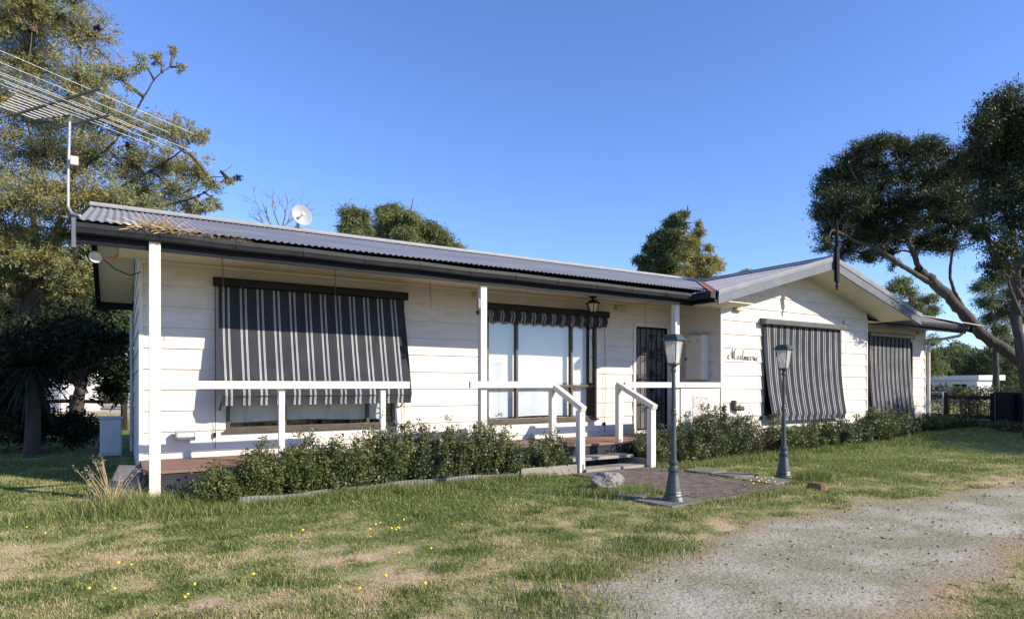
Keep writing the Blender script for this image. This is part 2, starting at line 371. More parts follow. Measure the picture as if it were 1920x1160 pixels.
F = np.stack([idx[:-1, :-1], idx[1:, :-1], idx[1:, 1:], idx[:-1, 1:]], -1).reshape(-1, 4)
o = fast_mesh('ground', np.stack([X, Y, Z], -1).reshape(-1, 3), F, ground_mat(), attr={'dry': dryness(X, Y).ravel()}, smooth=True)
tag(o, kind='structure')
gx = np.arange(-5, 22, .07); gy = np.arange(-4.5, 4.6, .07)
X, Y = np.meshgrid(gx, gy, indexing='ij'); sd = drive_sd(X, Y)
nx, ny = X.shape; idx = np.arange(nx * ny).reshape(nx, ny)
F = np.stack([idx[:-1, :-1], idx[1:, :-1], idx[1:, 1:], idx[:-1, 1:]], -1).reshape(-1, 4)
F = F[sd.ravel()[F].max(1) > 0]
us, inv = np.unique(F, return_inverse=True); F = inv.reshape(-1, 4)
V = np.stack([X, Y, height(X, Y) + .006 + .010 * (fbm(X * 5, Y * 5, 3) - .5)], -1).reshape(-1, 3)[us]
o = fast_mesh('driveway', V, F, gravel_mat(), attr={'edge': sd.ravel()[us]}, smooth=True)
tag(o, kind='structure')

def brick_mat():
    m, n, l, b = nodes('worn clay pavers')
    g = n.new('ShaderNodeNewGeometry'); mp = n.new('ShaderNodeMapping'); mp.inputs['Rotation'].default_value = (0, 0, 0); l.new(g.outputs['Position'], mp.inputs[0])
    t = n.new('ShaderNodeTexBrick'); t.inputs['Scale'].default_value = 1; t.inputs['Brick Width'].default_value = .23; t.inputs['Row Height'].default_value = .115
    t.inputs['Mortar Size'].default_value = .010; t.inputs['Mortar Smooth'].default_value = .3; t.inputs['Bias'].default_value = 0
    t.inputs['Color1'].default_value = (.19, .145, .12, 1); t.inputs['Color2'].default_value = (.145, .12, .105, 1); t.inputs['Mortar'].default_value = (.045, .04, .028, 1)
    l.new(mp.outputs[0], t.inputs['Vector'])
    q = n.new('ShaderNodeTexNoise'); q.inputs['Scale'].default_value = 7; q.inputs['Detail'].default_value = 6; l.new(g.outputs['Position'], q.inputs[0])
    r2 = ramp(n, [(.3, (.65, .62, .6)), (.7, (1.3, 1.27, 1.2))]); l.new(q.outputs['Fac'], r2.inputs[0])
    mx = n.new('ShaderNodeMixRGB'); mx.blend_type = 'MULTIPLY'; mx.inputs[0].default_value = 1; l.new(t.outputs[0], mx.inputs[1]); l.new(r2.outputs[0], mx.inputs[2])
    l.new(mx.outputs[0], b.inputs['Base Color']); b.inputs['Roughness'].default_value = .9
    bp = n.new('ShaderNodeBump'); bp.invert = True; bp.inputs['Strength'].default_value = .8; bp.inputs['Distance'].default_value = .012
    l.new(t.outputs['Fac'], bp.inputs['Height']); l.new(bp.outputs[0], b.inputs['Normal'])
    return m
PX0, PX1, PY0, PY1 = 5.32, 6.80, 4.62, 6.98
o = MB().box(PX0, PX1, PY0, PY1, -.05, .035).build('brick_path', brick_mat(), bevel=.01); tag(o, kind='structure')

# ------------------------------------------------------------------ the house
WY = 8.92; GY = 7.85; WX0 = .22; WX1 = 9.39; GX1 = 14.22; HX1 = 19.1; BY = 13.2
SOF = 2.785; DK = .35
RZ = 3.774; RY = 10.7; EZ = 2.875; EY = 7.48
GRX = 11.75; GRZ = 3.70; GEX0 = 8.46; GEX1 = 15.04; GEZ = 2.80; GBY = 7.10
house = thing('house', (4.7, 8.9, 0), 'long low white weatherboard house with grey corrugated iron roof and front veranda', 'house')

def boards(name, org, u, nrm, z0, z1, lo, hi, openings=(), pitch=.2585, phase=.421, lip=.019):
    """lapped boards on a vertical plane; lo(z), hi(z) bound them along u; openings are (u0,u1,z0,z1)"""
    mb = MB(); org = Vector(org); u = Vector(u); nrm = Vector(nrm)
    k0 = math.floor((z0 - phase) / pitch)
    z = phase + k0 * pitch
    while z < z1:
        a, b = max(z, z0), min(z + pitch, z1)
        cuts = sorted(set([a, b] + [q for op in openings for q in (op[2], op[3]) if a < q < b]))
        for c, d in zip(cuts[:-1], cuts[1:]):
            iv = [(-1e9, 1e9)]
            for op in openings:
                if op[2] < d - 1e-5 and op[3] > c + 1e-5:
                    nv = []
                    for p, q in iv:
                        if op[0] > p: nv.append((p, min(q, op[0])))
                        if op[1] < q: nv.append((max(p, op[1]), q))
                    iv = [x for x in nv if x[1] > x[0] + 1e-5]
            for p, q in iv:
                e1 = lip * (1 - (c - z) / pitch) + .002; e2 = lip * (1 - (d - z) / pitch) + .002
                l1, h1, l2, h2 = max(lo(c), p), min(hi(c), q), max(lo(d), p), min(hi(d), q)
                if h1 <= l1 or h2 < l2: continue
                P = [org + u * s + nrm * e + Vector((0, 0, zz)) for s, e, zz in ((l1, e1, c), (h1, e1, c), (h2, e2, d), (l2, e2, d))]
                mb.add(P, [(0, 1, 2, 3)])
                if abs(c - z) < 1e-6 or c in [op[3] for op in openings]:
                    B = [org + u * s + nrm * e + Vector((0, 0, c)) for s, e in ((l1, 0), (h1, 0), (h1, e1), (l1, e1))]
                    mb.add(B, [(0, 1, 2, 3)])
        z += pitch
    return mb.build(name, BOARD, house)
inf = 1e6
W1 = (1.17, 3.47, .665, 2.42); W2 = (5.03, 7.32, .655, 2.36); W3 = (10.60, 13.20, .70, 2.40); W4 = (16.3, 18.4, .45, 2.45)
DR_ = (8.24, 9.12, DK, 2.385)
boards('wall', (0, WY, 0), (1, 0, 0), (0, -1, 0), .10, SOF + .02, lambda z: WX0, lambda z: WX1, [W1, W2, DR_])
gz = lambda z: max(0, (z - 2.60) / .28)
boards('wall', (0, GY, 0), (1, 0, 0), (0, -1, 0), .05, 3.68, lambda z: max(WX1, GEX0 + (z - GEZ + .06) / .275), lambda z: min(GX1, GEX1 - (z - GEZ + .06) / .275), [W3], pitch=.2557, phase=.411)
boards('wall', (WX1, 0, 0), (0, 1, 0), (-1, 0, 0), .05, SOF + .02, lambda z: GY, lambda z: WY)
boards('wall', (GX1, 0, 0), (0, -1, 0), (1, 0, 0), .05, SOF + .1, lambda z: -WY, lambda z: -GY)
boards('wall', (0, WY, 0), (1, 0, 0), (0, -1, 0), .05, SOF + .02, lambda z: GX1, lambda z: HX1, [W4])
def gl(z): return max(WY, EY + (z - EZ + .1) / .279)
def gh(z): return min(BY, 2 * RY - EY - (z - EZ + .1) / .279)
boards('wall', (WX0, 0, 0), (0, -1, 0), (-1, 0, 0), .02, 3.66, lambda z: -gh(z), lambda z: -gl(z), pitch=.2585)
boards('wall', (HX1, 0, 0), (0, 1, 0), (1, 0, 0), .02, 3.5, lambda z: max(WY, 8.1 + (z - 2.8) / .35), lambda z: gh(z))
boards('wall', (0, BY, 0), (-1, 0, 0), (0, 1, 0), .02, 2.8, lambda z: -HX1, lambda z: -WX0)
# corner stops and floor slab
for x, y, z0, z1 in ((WX0 - .012, WY - .018, .12, SOF), (WX1 - .016, GY - .018, .05, 2.72), (GX1 - .02, GY - .018, .05, 2.74), (HX1 - .02, WY - .018, .05, SOF)):
    MB().box(x - .012, x + .032, y - .006, y + .03, z0, z1).build('corner_stop', PAINT, house)
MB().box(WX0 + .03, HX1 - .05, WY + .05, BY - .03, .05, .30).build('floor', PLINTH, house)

# roof sheets of corrugated iron
def corrugated(mb, o, u, up, L, SL, pitch=.076, amp=.0075, step=8, rows=(0, 1)):
    o = Vector(o); u = Vector(u).normalized(); up = Vector(up).normalized(); nn = u.cross(up).normalized()
    if nn.z < 0: nn = -nn
    m = int(L / pitch * step)
    P = [[o + u * (L * i / m) + up * (SL * r) + nn * (amp * math.cos(2 * PI * (L * i / m) / pitch)) for r in rows] for i in range(m + 1)]
    mb.grid(P)
def slope(mb, x0, x1, y0, z0, y1, z1):
    v = Vector((0, y1 - y0, z1 - z0)); corrugated(mb, (x0, y0, z0), (1, 0, 0), v, x1 - x0, v.length)
mb = MB()
slope(mb, -.34, 8.55, EY - .02, EZ - .002, RY, RZ)
z8 = EZ + (8.0 - EY) * (RZ - EZ) / (RY - EY)
slope(mb, 8.55, 15.0, 8.0, z8, RY, RZ)
slope(mb, 15.0, 19.72, 8.06, 2.85, RY, RZ)
slope(mb, -.34, 19.72, 2 * RY - EY, EZ, RY, RZ)
mb.build('roof', ROOFM, house, smooth=True)
mb = MB()
v = Vector((GRX - GEX0, 0, GRZ - GEZ)); corrugated(mb, (GEX0, GBY + .02, GEZ), (0, 1, 0), v, 10.5 - GBY, v.length)
v = Vector((GRX - GEX1, 0, GRZ - GEZ)); corrugated(mb, (GEX1, GBY + .02, GEZ), (0, 1, 0), v, 10.5 - GBY, v.length)
mb.build('roof', mat('pale weathered corrugated iron', (.38, .375, .37), (.27, .27, .27), 2.2, .6, bump=.05, bscale=9, stretch=(1, .35, 1)), house, smooth=True)
# ridge capping: a rolled top with two wings
def cap(mb, a, b, side, drop=.05, wd=.16):
    a = Vector(a); b = Vector(b); s = Vector(side)
    pr = [(-wd, -drop), (-.03, .0), (-.03, .02), (-.015, .036), (.015, .036), (.03, .02), (.03, 0), (wd, -drop), (wd, -drop - .004), (.02, -.012), (-.02, -.012), (-wd, -drop - .004)]
    mb.prism([s * x + Vector((0, 0, z)) for x, z in pr], a, b)
mb = MB(); cap(mb, (-.36, RY, RZ + .03), (19.74, RY, RZ + .03), (0, 1, 0)); cap(mb, (GRX, GBY - .01, GRZ + .03), (GRX, 10.5, GRZ + .03), (-1, 0, 0), .047)
mb.build('ridge_cap', mat('light ridge steel', (.28, .285, .295), (.22, .225, .235), 6, .55, .1), house)
# valley iron where the wing roof meets the main slope
mb = MB()
P = []
for i in range(14):
    f = i / 13; x = 8.44 + f * 3.2; y = EY + (GEZ + .275 * (x - GEX0) - EZ) / .279
    zz = EZ + (y - EY) * .279
    P.append([(x - .09, y + .03, zz + .034), (x - .02, y, zz + .018), (x + .05, y - .03, zz + .034)])
mb.grid(P); mb.build('valley', RUST, house, solid=.004)

# gutters, fascia, soffits
sagz = lambda x: -.0055 * x
def gutter(mb, a, b, out, h=.105, wd=.115):
    o_ = Vector(out); pr = [(0, 0), (.075, 0), (.095, .012), (.108, .05), (wd, .06), (wd, h), (wd - .014, h), (wd - .014, h - .012), (wd - .006, h - .016), (wd - .006, .066), (.10, .054), (.088, .018), (.072, .007), (.007, .007), (.007, h - .01), (0, h - .01)]
    mb.prism([o_ * x + Vector((0, 0, z)) for x, z in pr], a, b)
mb = MB(); g0 = Vector((-.36, 7.60, 2.745)); g1 = Vector((8.37, 7.60, 2.745 - .048)); n_ = 12
prev = g0
for i in range(1, n_ + 1):
    q = g0.lerp(g1, i / n_); q.z += [0, .004, -.006, .003, -.004, .005, -.006, .002, -.003, .004, -.002, .002, 0][i]
    gutter(mb, prev, q, (0, -1, 0))
    if i < n_:
        for z0, z1 in ((-.004, .108),):
            mb.prism([(x, y, z) for x, y, z in ((0, -.06, -.004), (0, -.10, .008), (0, -.119, .056), (0, -.119, .109), (0, -.113, .109), (0, -.113, .06), (0, -.095, .014), (0, -.06, .003))], q - Vector((.011, 0, 0)), q + Vector((.011, 0, 0)))
    prev = q
gutter(mb, (8.37, 7.60, 2.697), (8.37, GBY + .02, 2.697), (-1, 0, 0))
mb.box(8.255, 8.37, GBY + .005, GBY + .02, 2.690, 2.80)
mb.box(-.366, -.36, 7.485, 7.60, 2.74, 2.85)
mb.build('gutter', CHAR, house)
mb = MB(); gutter(mb, (15.1, 8.17, 2.745), (19.76, 8.17, 2.725), (0, -1, 0)); mb.box(19.76, 19.765, 8.05, 8.17, 2.72, 2.83); mb.build('gutter', CHAR, house)
for pr, a, b in (([(0, 0, 0), (0, .028, 0), (0, .028, .19), (0, 0, .19)], (-.36, 7.602, 2.665), (8.40, 7.602, 2.617)), ([(0, 0, 0), (.028, 0, 0), (.028, 0, .15), (0, 0, .15)], (8.372, 7.60, 2.640), (8.372, GBY + .03, 2.640)),
                 ([(0, 0, 0), (0, .028, 0), (0, .028, .17), (0, 0, .17)], (14.3, 8.172, 2.68), (19.74, 8.172, 2.66)), ([(0, 0, 0), (0, .03, 0), (0, .03, .2), (0, 0, .2)], (-.36, 13.90, 2.66), (19.74, 13.90, 2.66))):
    MB().prism(pr, a, b).build('fascia', BLACKT, house)
for q in ((-.02, WX1, 7.63, WY - .004, SOF, SOF + .012), (8.40, WX1 - .004, 7.14, 7.85, 2.66, 2.675), (14.23, 19.72, 8.20, WY - .004, SOF, SOF + .012)): MB().box(*q).build('soffit', SOFFIT, house)
for q in ((WX0, WX1 - .02, WY - .045, WY - .018, SOF - .04, SOF - .003), (14.25, HX1, WY - .045, WY - .018, SOF - .035, SOF - .003)): MB().box(*q).build('cornice', SOFFIT, house)
for x0, x1 in ((-.30, WX0 - .02), (HX1 + .02, 19.70)):      # sloping soffits of the gable ends
    mb = MB()
    for q in (0, 1):
        ya = EY + .13 if q == 0 else 2 * RY - EY - .05; za = EZ - .10 + (.13 * .279 if q == 0 else .012)
        mb.add([(x0, ya, za), (x1, ya, za), (x1, RY, RZ - .10), (x0, RY, RZ - .10)], [(0, 1, 2, 3)])
    for y_ in (11.6, 12.7): mb.box(x0, x1, y_ - .02, y_ + .02, RZ - .115 - (y_ - RY) * .279, RZ - .098 - (y_ - RY) * .279)
    mb.build('soffit', SOFFIT, house)
mb = MB()
for q in (-1, 1):
    xe = GEX0 if q < 0 else GEX1; sl_ = (GRZ - GEZ) / abs(GRX - xe)
    xa = xe - q * .30 if q > 0 else xe + .05
    za = GRZ - .17 - abs(GRX - xa) * sl_
    mb.add([(xa, GBY + .05, za), (xa, GY - .003, za), (GRX, GY - .003, GRZ - .17), (GRX, GBY + .05, GRZ - .17)], [(0, 1, 2, 3)])
mb.add([(GEX1 - .30, GBY + .05, GEZ - .089), (GEX1 - .02, GBY + .05, GEZ - .095), (GEX1 - .02, 8.2, GEZ - .095), (GEX1 - .30, 8.2, GEZ - .089)], [(0, 1, 2, 3)])
mb.add([(GX1, GY, 2.70), (GEX1 - .02, GY, 2.70), (GEX1 - .02, 8.2, 2.705), (GX1, 8.2, 2.705)], [(0, 1, 2, 3)])
mb.build('soffit', SOFFIT, house)
# barge boards and their metal capping
def rake(mb, x0, z0, x1, z1, y0, y1, h0, h1):
    mb.prism([(0, 0, -h0), (0, 0, 0), (0, y1 - y0, 0), (0, y1 - y0, -h0)], (x0, y0, z0), (x1, y0, z1))
mb = MB()
rake(mb, GEX0 - .02, GEZ - .02, GRX, GRZ - .02, GBY, GBY + .03, .18, 0); rake(mb, GRX + .001, GRZ - .02, GEX1 + .02, GEZ - .02, GBY, GBY + .03, .20, 0)
mb.build('barge_board', BARGE, house)
MB().box(-.40, -.367, 7.48, 7.62, 2.60, 2.89).build('barge_end', BARGE, house)
mb = MB()
mb.prism([(0, 0, -.2), (0, 0, 0), (-.03, 0, 0), (-.03, 0, -.2)], (-.34, EY + .1, EZ + .03), (-.34, RY, RZ + .02)); mb.prism([(0, 0, -.2), (0, 0, 0), (-.03, 0, 0), (-.03, 0, -.2)], (-.34, RY, RZ + .02), (-.34, 2 * RY - EY, EZ + .02))
mb.build('barge_board', BLACKT, house)
MB().prism([(0, 0, -.2), (0, 0, 0), (.03, 0, 0), (.03, 0, -.2)], (19.72, 8.0, 2.86), (19.72, RY, RZ + .02)).build('barge_board', BLACKT, house)
mb = MB()
for xe, s in ((GEX0 - .03, -1), (GEX1 + .03, 1)):
    pr = [(0, -.012, -.045), (0, -.016, .0), (0, -.016, .052), (0, .0, .062), (0, .10, .05), (0, .10, .046), (0, .0, .055), (0, -.010, .048), (0, -.008, -.045)]
    mb.prism([Vector(p) for p in pr], (xe, GBY, GEZ - .015), (GRX + s * .0005, GBY, GRZ - .012))
mb.build('barge_capping', mat('pale grey flashing', (.16, .175, .20), (.22, .23, .25), 4, .5), house)
# turned finial at the gable apex
mb = MB(); mb.box(GRX - .045, GRX + .045, GBY - .075, GBY - .017, GRZ - .45, GRZ + .22)
mb.lathe([(0, .036), (.03, .048), (.05, .03), (.10, .042), (.2, .035), (.55, .006), (.56, 0.001)], 10, (GRX, GBY - .046, GRZ + .22))
mb.lathe([(0, .002), (.015, .016), (.04, .02), (.055, .012), (.07, .026), (.09, .028), (.10, .016), (.13, .018), (.16, .034), (.17, .034)], 10, (GRX, GBY - .046, GRZ - .62))
mb.build('finial', BLACKT, house, bevel=.006)

# windows
def window(rect, y, mull, trans=None, blind_z=None, blind_gap=0.0, label=None, m=BRONZE):
    x0, x1, z0, z1 = rect; f = .045
    mb = MB()
    mb.box(x0, x0 + f, y - .03, y + .06, z0, z1); mb.box(x1 - f, x1, y - .03, y + .06, z0, z1)
    mb.box(x0 + f, x1 - f, y - .03, y + .06, z0, z0 + f); mb.box(x0 + f, x1 - f, y - .03, y + .06, z1 - f, z1)
    for q in mull: mb.box(q - .022, q + .022, y - .026, y + .05, z0 + f, z1 - f)
    if trans:
        e = [x0 + f] + [q for q in mull for _ in (0, 1)] + [x1 - f]
        for i in range(0, len(e), 2):
            a = e[i] + (.022 if i else 0); b = e[i + 1] - (.022 if i + 2 < len(e) else 0)
            mb.box(a, b, y - .022, y + .045, trans - .022, trans + .022)
    fr = mb.build('window', m, house, bevel=.003)
    if label: fr['label'] = label
    sl_ = MB(); sl_.box(x0 - .03, x1 + .03, y - .055, y - .031, z0 - .028, z0 + .004); sl_.build('sill', m, fr)
    xs = [x0 + f] + list(mull) + [x1 - f]
    g_ = MB()
    for a, b in zip(xs[:-1], xs[1:]):
        zs = [z0 + f, trans, z1 - f] if trans else [z0 + f, z1 - f]
        for c, d in zip(zs[:-1], zs[1:]):
            t_ = random.uniform(-.0015, .0015)
            g_.add([(a, y + .012 + t_, c), (b, y + .012 - t_, c), (b, y + .012 - t_, d), (a, y + .012 + t_, d)], [(0, 1, 2, 3)])
    g_.build('pane', GLASS, fr)
    for a, b in blind_z or []:
        P = []
        for i in range(25):
            x = a + (b - a) * i / 24; yy = y + .095 + .006 * math.sin(x * 5)
            P.append([(x, yy, z0 + .045 + blind_gap + .012 * math.sin(x * 3.2 + 1)), (x, yy + .003, z1 - .3), (x, yy, z1)])
        MB().grid(P).build('blind', BLIND, fr, smooth=True)
    return fr
window(W1, WY, [1.90, 3.06], None, [(1.23, 3.36)], .06)
window(W2, WY, [5.62, 6.76], 1.235, [(5.09, 7.17)], .02)
window(W3, GY, [11.45, 12.35]); window(W4, WY, [17.3])
# dark backing behind the panes so the rooms read as unlit
MB().box(WX0 + .3, WX1 + 5, WY + .9, WY + .95, .3, SOF).build('dark_backing', PLINTH, house)

# front door: painted frame, leaf behind a scrolled security grille
x0, x1, z0, z1 = DR_
mb = MB(); mb.box(x0 - .035, x0 + .03, WY - .035, WY + .06, z0 - .03, z1 + .035); mb.box(x1 - .03, x1 + .035, WY - .035, WY + .06, z0 - .03, z1 + .035)
mb.box(x0 + .03, x1 - .03, WY - .035, WY + .06, z1 - .025, z1 + .035); mb.box(x0 + .03, x1 - .03, WY - .05, WY + .06, z0 - .02, z0 + .045)
mb.build('door_frame', PAINT, house, bevel=.004)
dx0, dx1, dz0, dz1 = x0 + .032, x1 - .032, z0 + .047, z1 - .027
door = MB().box(dx0, dx1, WY + .012, WY + .045, dz0, dz1).build('door', SCREEN, house)
mb = MB(); yb = WY - .012
for a, b, c, d in ((dx0, dx0 + .035, dz0, dz1), (dx1 - .035, dx1, dz0, dz1), (dx0 + .035, dx1 - .035, dz0, dz0 + .035), (dx0 + .035, dx1 - .035, dz1 - .035, dz1)): mb.box(a, b, yb - .012, yb + .02, c, d)
bars = [dx0 + (dx1 - dx0) * q for q in (.155, .33, .5, .67, .845)]
for x in bars: mb.box(x - .006, x + .006, yb - .006, yb + .006, dz0 + .035, dz1 - .035)
hz = [dz0 + (dz1 - dz0) * q for q in (.25, .47, .495, .735)]
for z in hz: mb.box(dx0 + .035, dx1 - .035, yb - .009, yb + .003, z - .006, z + .006)
cx_ = bars[2]
def curl(cx, cz, r, sx, sz, turns=1.35):
    return [(cx + sx * r * (1 - .62 * i / 22) * math.cos(2 * PI * turns * i / 22), yb - .012, cz + sz * r * (1 - .62 * i / 22) * math.sin(2 * PI * turns * i / 22)) for i in range(23)]
def motif(zc, h):
    for s in (-1, 1):
        mb.tube([(cx_, yb - .011, zc + h * .95)] + [(cx_ + s * (.006 + .10 * math.sin(PI * t)), yb - .011, zc + h * (.95 - 1.0 * t)) for t in (.15, .35, .6, .8, .95)], .006, 5)
        mb.tube([(cx_, yb - .011, zc - h * .95)] + [(cx_ + s * (.006 + .10 * math.sin(PI * t)), yb - .011, zc - h * (.95 - 1.0 * t)) for t in (.15, .35, .6, .8, .95)], .006, 5)
        for zz, sz in ((zc + h, -1), (zc - h, 1)): mb.tube(curl(cx_ + s * .045, zz, .042, -s, sz), .0055, 5)
        for sz in (-1, 1):
            mb.tube(curl(cx_ + s * .20, zc + sz * .085, .052, -s, sz), .0055, 5); mb.tube(curl(cx_ + s * .05, zc + sz * .06, .035, -s, -sz), .005, 5)
motif(hz[3], .36); motif(hz[0], .30)
for s in (-1, 1):
    for q in (.06, .20): mb.tube(curl(cx_ + s * q, hz[2] + .075, .05, -s, -1), .0055, 5)
mb.build('security_grille', IRON, door)
mb = MB().box(dx0 - .004, dx0 + .038, yb - .03, yb - .012, 1.28, 1.46); mb.tube([(dx0 + .02, yb - .03, 1.37), (dx0 + .02, yb - .065, 1.37), (dx0 + .10, yb - .065, 1.365)], .009, 8)
mb.build('handle', IRON, door)

# veranda deck, posts, rails, steps
mb = MB(); n_ = 11
for i in range(n_):
    a = 7.62 + (WY - .02 - 7.62) * i / n_; b = 7.62 + (WY - .02 - 7.62) * (i + 1) / n_ - .005
    mb.box(WX0 - .01, WX1 - .03, a, b, DK - .03 + random.uniform(-.001, .001), DK + random.uniform(-.002, .002) - .008 * i / n_)
mb.build('deck', DECK, house, bevel=.003)
mb = MB().box(WX0 - .01, WX1 - .05, 7.64, 7.67, .0, DK - .032); mb.box(WX0 - .012, WX0 + .02, 7.67, WY, .0, DK - .032)
mb.build('skirting', PLINTH, house)
def post(x, y, z0, z1, s=.098):
    return MB().box(x - s / 2, x + s / 2, y - s / 2, y + s / 2, z0, z1).build('veranda_post', PAINT, house, bevel=.005)
post(.31, 7.615, -.02, 2.765, .106); post(4.29, 7.70, .02, 2.655); post(8.06, 7.70, .02, 2.64, .10)
RT, RB = 1.302, 1.212
mb = MB().box(.363, 3.17, 7.60, 7.645, RB, RT); mb.build('handrail', PAINT, house, bevel=.006)
mb = MB().box(4.05, 5.44, 7.60, 7.648, RB + .002, RT + .004); mb.build('handrail', PAINT, house, bevel=.006)
mb = MB().box(6.84, 9.10, 7.595, 7.648, RB, RT); mb.build('handrail', PAINT, house, bevel=.006)
for x in (1.60, 2.83): MB().box(x - .034, x + .034, 7.648, 7.70, DK, RT - .03).build('baluster', PAINT, house, bevel=.004)
for xa, ya, xb, yb_, zl in ((5.485, 7.69, 5.515, 7.06, .90), (6.79, 7.69, 6.74, 6.92, .91)):
    MB().box(xa - .045, xa + .045, ya - .04, ya + .05, .1, RT - .04).build('newel', PAINT, house, bevel=.005)
    MB().box(xb - .048, xb + .048, yb_ - .048, yb_ + .048, -.02, zl).build('newel', PAINT, house, bevel=.005)
    mb = MB().bar((xa, ya + .03, RT - .03), (xb, yb_ - .075, zl + .015), .098, .075); mb.build('handrail', PAINT, house, bevel=.007)
for yy, zz in ((7.42, .195), (7.11, .075)):
    MB().box(5.54, 6.72, yy - .15, yy + .14, zz - .045, zz).build('stair_tread', TREAD, house, bevel=.006)
for q in ((5.52, 5.538), (6.722, 6.74)): MB().box(*q, 7.0, 7.64, .0, .15).build('stringer', TREAD, house)
# low solid panel beside the steps with a cast pebble plaque
MB().box(8.12, 9.10, 7.63, 7.66, .03, RB - .012).build('veranda_panel', PAINT, house, bevel=.004)
mb = MB(); mb.box(8.41, 8.81, 7.618, 7.63, .42, 1.09)
for i in range(420):
    x, z = random.uniform(8.43, 8.79), random.uniform(.44, 1.07); r = random.uniform(.008, .016)
    mb.lathe([(-r, .001), (-.4 * r, r * .9), (.4 * r, r * .9), (r, .001)], 5, (x, 7.618, z))
mb.build('plaque', PAINT, house)
# rendered downpipe with swan neck at the far corner
mb = MB().tube([(19.18, WY - .06, .05), (19.18, WY - .06, 2.40), (19.22, WY - .09, 2.47), (19.60, 8.28, 2.60), (19.62, 8.22, 2.66), (19.62, 8.2, 2.74)], .042, 10)
mb.build('downpipe', CREAMBOX, house, smooth=False)
# small fittings on the walls
for x, z, y in ((7.87, 2.675, WY), (4.90, 2.69, WY), (18.75, 2.68, WY)):
    MB().box(x - .11, x + .11, y - .07, y - .016, z - .04, z + .04).build('vent', BEIGE, house, bevel=.01)
MB().box(13.28, 13.50, GY - .06, GY - .016, 2.56, 2.66).build('vent', CREAMBOX, house, bevel=.008)
MB().box(9.72, 9.92, GY - .10, GY - .016, 2.64, 2.72).build('vent', BEIGE, house, bevel=.008)
mb = MB().tube([(9.70, GY - .05, .97), (9.70, GY - .05, .80)], .042, 10).tube([(9.70, GY - .06, .82), (9.86, GY - .13, .82)], .042, 10)
mb.build('flue_pipe', mat('dark brown pipe', (.06, .05, .04), (.09, .075, .06), 12, .6), house)
mb = MB().tube([(WX0 - .045, 12.9, .1), (WX0 - .045, 12.9, 2.5)], .03, 8); mb.build('downpipe', GALV, house)

# ------------------------------------------------------------------ awnings
def awning(x0, x1, wy, zt, zb, proj, hood, label, rolled=False, uoff=0.0, skew=0.0, hw=.06, pw=1.12, y0=.075):
    t = thing('awning', ((x0 + x1) / 2, wy, zt), label, 'awning', 'striped canvas awnings over the windows')
    y = wy - .018
    mb = MB(); pr = [(0, 0, -.10), (0, -.10, -.115), (0, -.135, -.10), (0, -.14, -.02), (0, -.125, .0), (0, 0, .018)]
    mb.prism([Vector(p) for p in pr], (x0 - hw, y, zt), (x1 + hw, y, zt)); mb.build('hood', hood, t, bevel=.004)
    nu = 160; nv = 34 if not rolled else 16; P = []; U = []
    for i in range(nu + 1):
        f = i / nu; x = x0 + (x1 - x0) * f; col = []
        for j in range(nv + 1):
            g = j / nv
            if rolled:
                d = g * .40; wv = .5 + .5 * math.sin(2 * PI * (x - x0) / .205 + .6 * math.sin(x * 3))
                col.append((x + .012 * math.sin(2 * PI * x / .205), y - .10 - .035 * math.sin(min(1, d / .2) * PI) - .03 * wv * math.sin(g * PI), zt - .09 - min(d, .24) * (.78 + .14 * wv) + (max(0, d - .3) * .6)))
            else:
                L = zt - .08 - zb; hem = .115
                z = zt - .08 - L * g
                h_ = max(0, (z - zb - hem) / (L - hem))
                yy = y0 + (proj - y0) * (1 - h_) ** pw
                if z < zb + hem:
                    q = (zb + hem - z) / hem; yy = proj - .035 * math.sin(q * 2.2) - .007 * math.sin(2 * PI * x / .205) * q
                yy += .006 * math.sin(x * 3.1 + 2 * g) * math.sin(PI * g) - .018 * math.sin(PI * g) * math.sin(PI * f) + .003 * math.sin(x * 23) * g
                col.append((x + skew * g * (1 - f) ** 6 - .012 * math.sin(PI * g) * (1 if f < .5 else -1) * abs(2 * f - 1) ** 4, y - yy, z))
        P.append(col); U.append((x - x0) + uoff)
    mb = MB(); mb.grid(P)
    o = mb.build('canvas', canvas_m, t, smooth=True)
    uvl = o.data.uv_layers.new(name='UVMap'); nvv = nv + 1
    li = np.zeros(len(o.data.loops), dtype=np.int32); o.data.loops.foreach_get('vertex_index', li)
    uv = np.stack([np.array(U)[li // nvv], (li % nvv) / nv], -1); uvl.data.foreach_set('uv', uv.astype(np.float32).ravel())
    if not rolled:
        zb2 = zb + .115
        mb = MB().tube([(x0 + .005, y - proj + .02, zb2), (x1 - .005, y - proj + .02, zb2)], .011, 8); mb.build('bottom_rail', HOODM, t)
        if proj > .3:
            for x in (x0 + .02, x1 - .02):
                mb = MB().tube([(x, y - .005, zb2 - .18), (x, y - .12, zb2 - .12), (x, y - proj + .02, zb2 + .02)], .009, 6); mb.build('arm', IRON, t)
    for x in (x0 - .035, x1 + .03):
        zz0 = .45 if not rolled else .38
        mb = MB().tube([(x, y - .03, zt - .1), (x + .004, y - .034, 1.3), (x, y - .03, zz0)], .0045, 5)
        mb.box(x - .012, x + .012, y - .04, y, zz0 + .14, zz0 + .20); mb.build('cord', IRON, t)
    return t
canvas_m = canvas_mat('striped awning canvas')
awning(1.07, 3.575, WY, 2.625, 1.00, .40, HOODM, 'wide dark striped awning sloping out over the left window, its top in the eave shadow', uoff=.17)
awning(5.00, 7.46, WY, 2.575, 2.2, .2, HOODM, 'rolled up striped awning bunched under its dark hood above the tall three pane window', rolled=True)
awning(10.54, 13.12, GY, 2.53, .56, .17, HOODG, 'sunlit striped awning hanging full length on the gable wall behind the far lamp post', skew=.10, uoff=.1, pw=2.6, y0=.035)
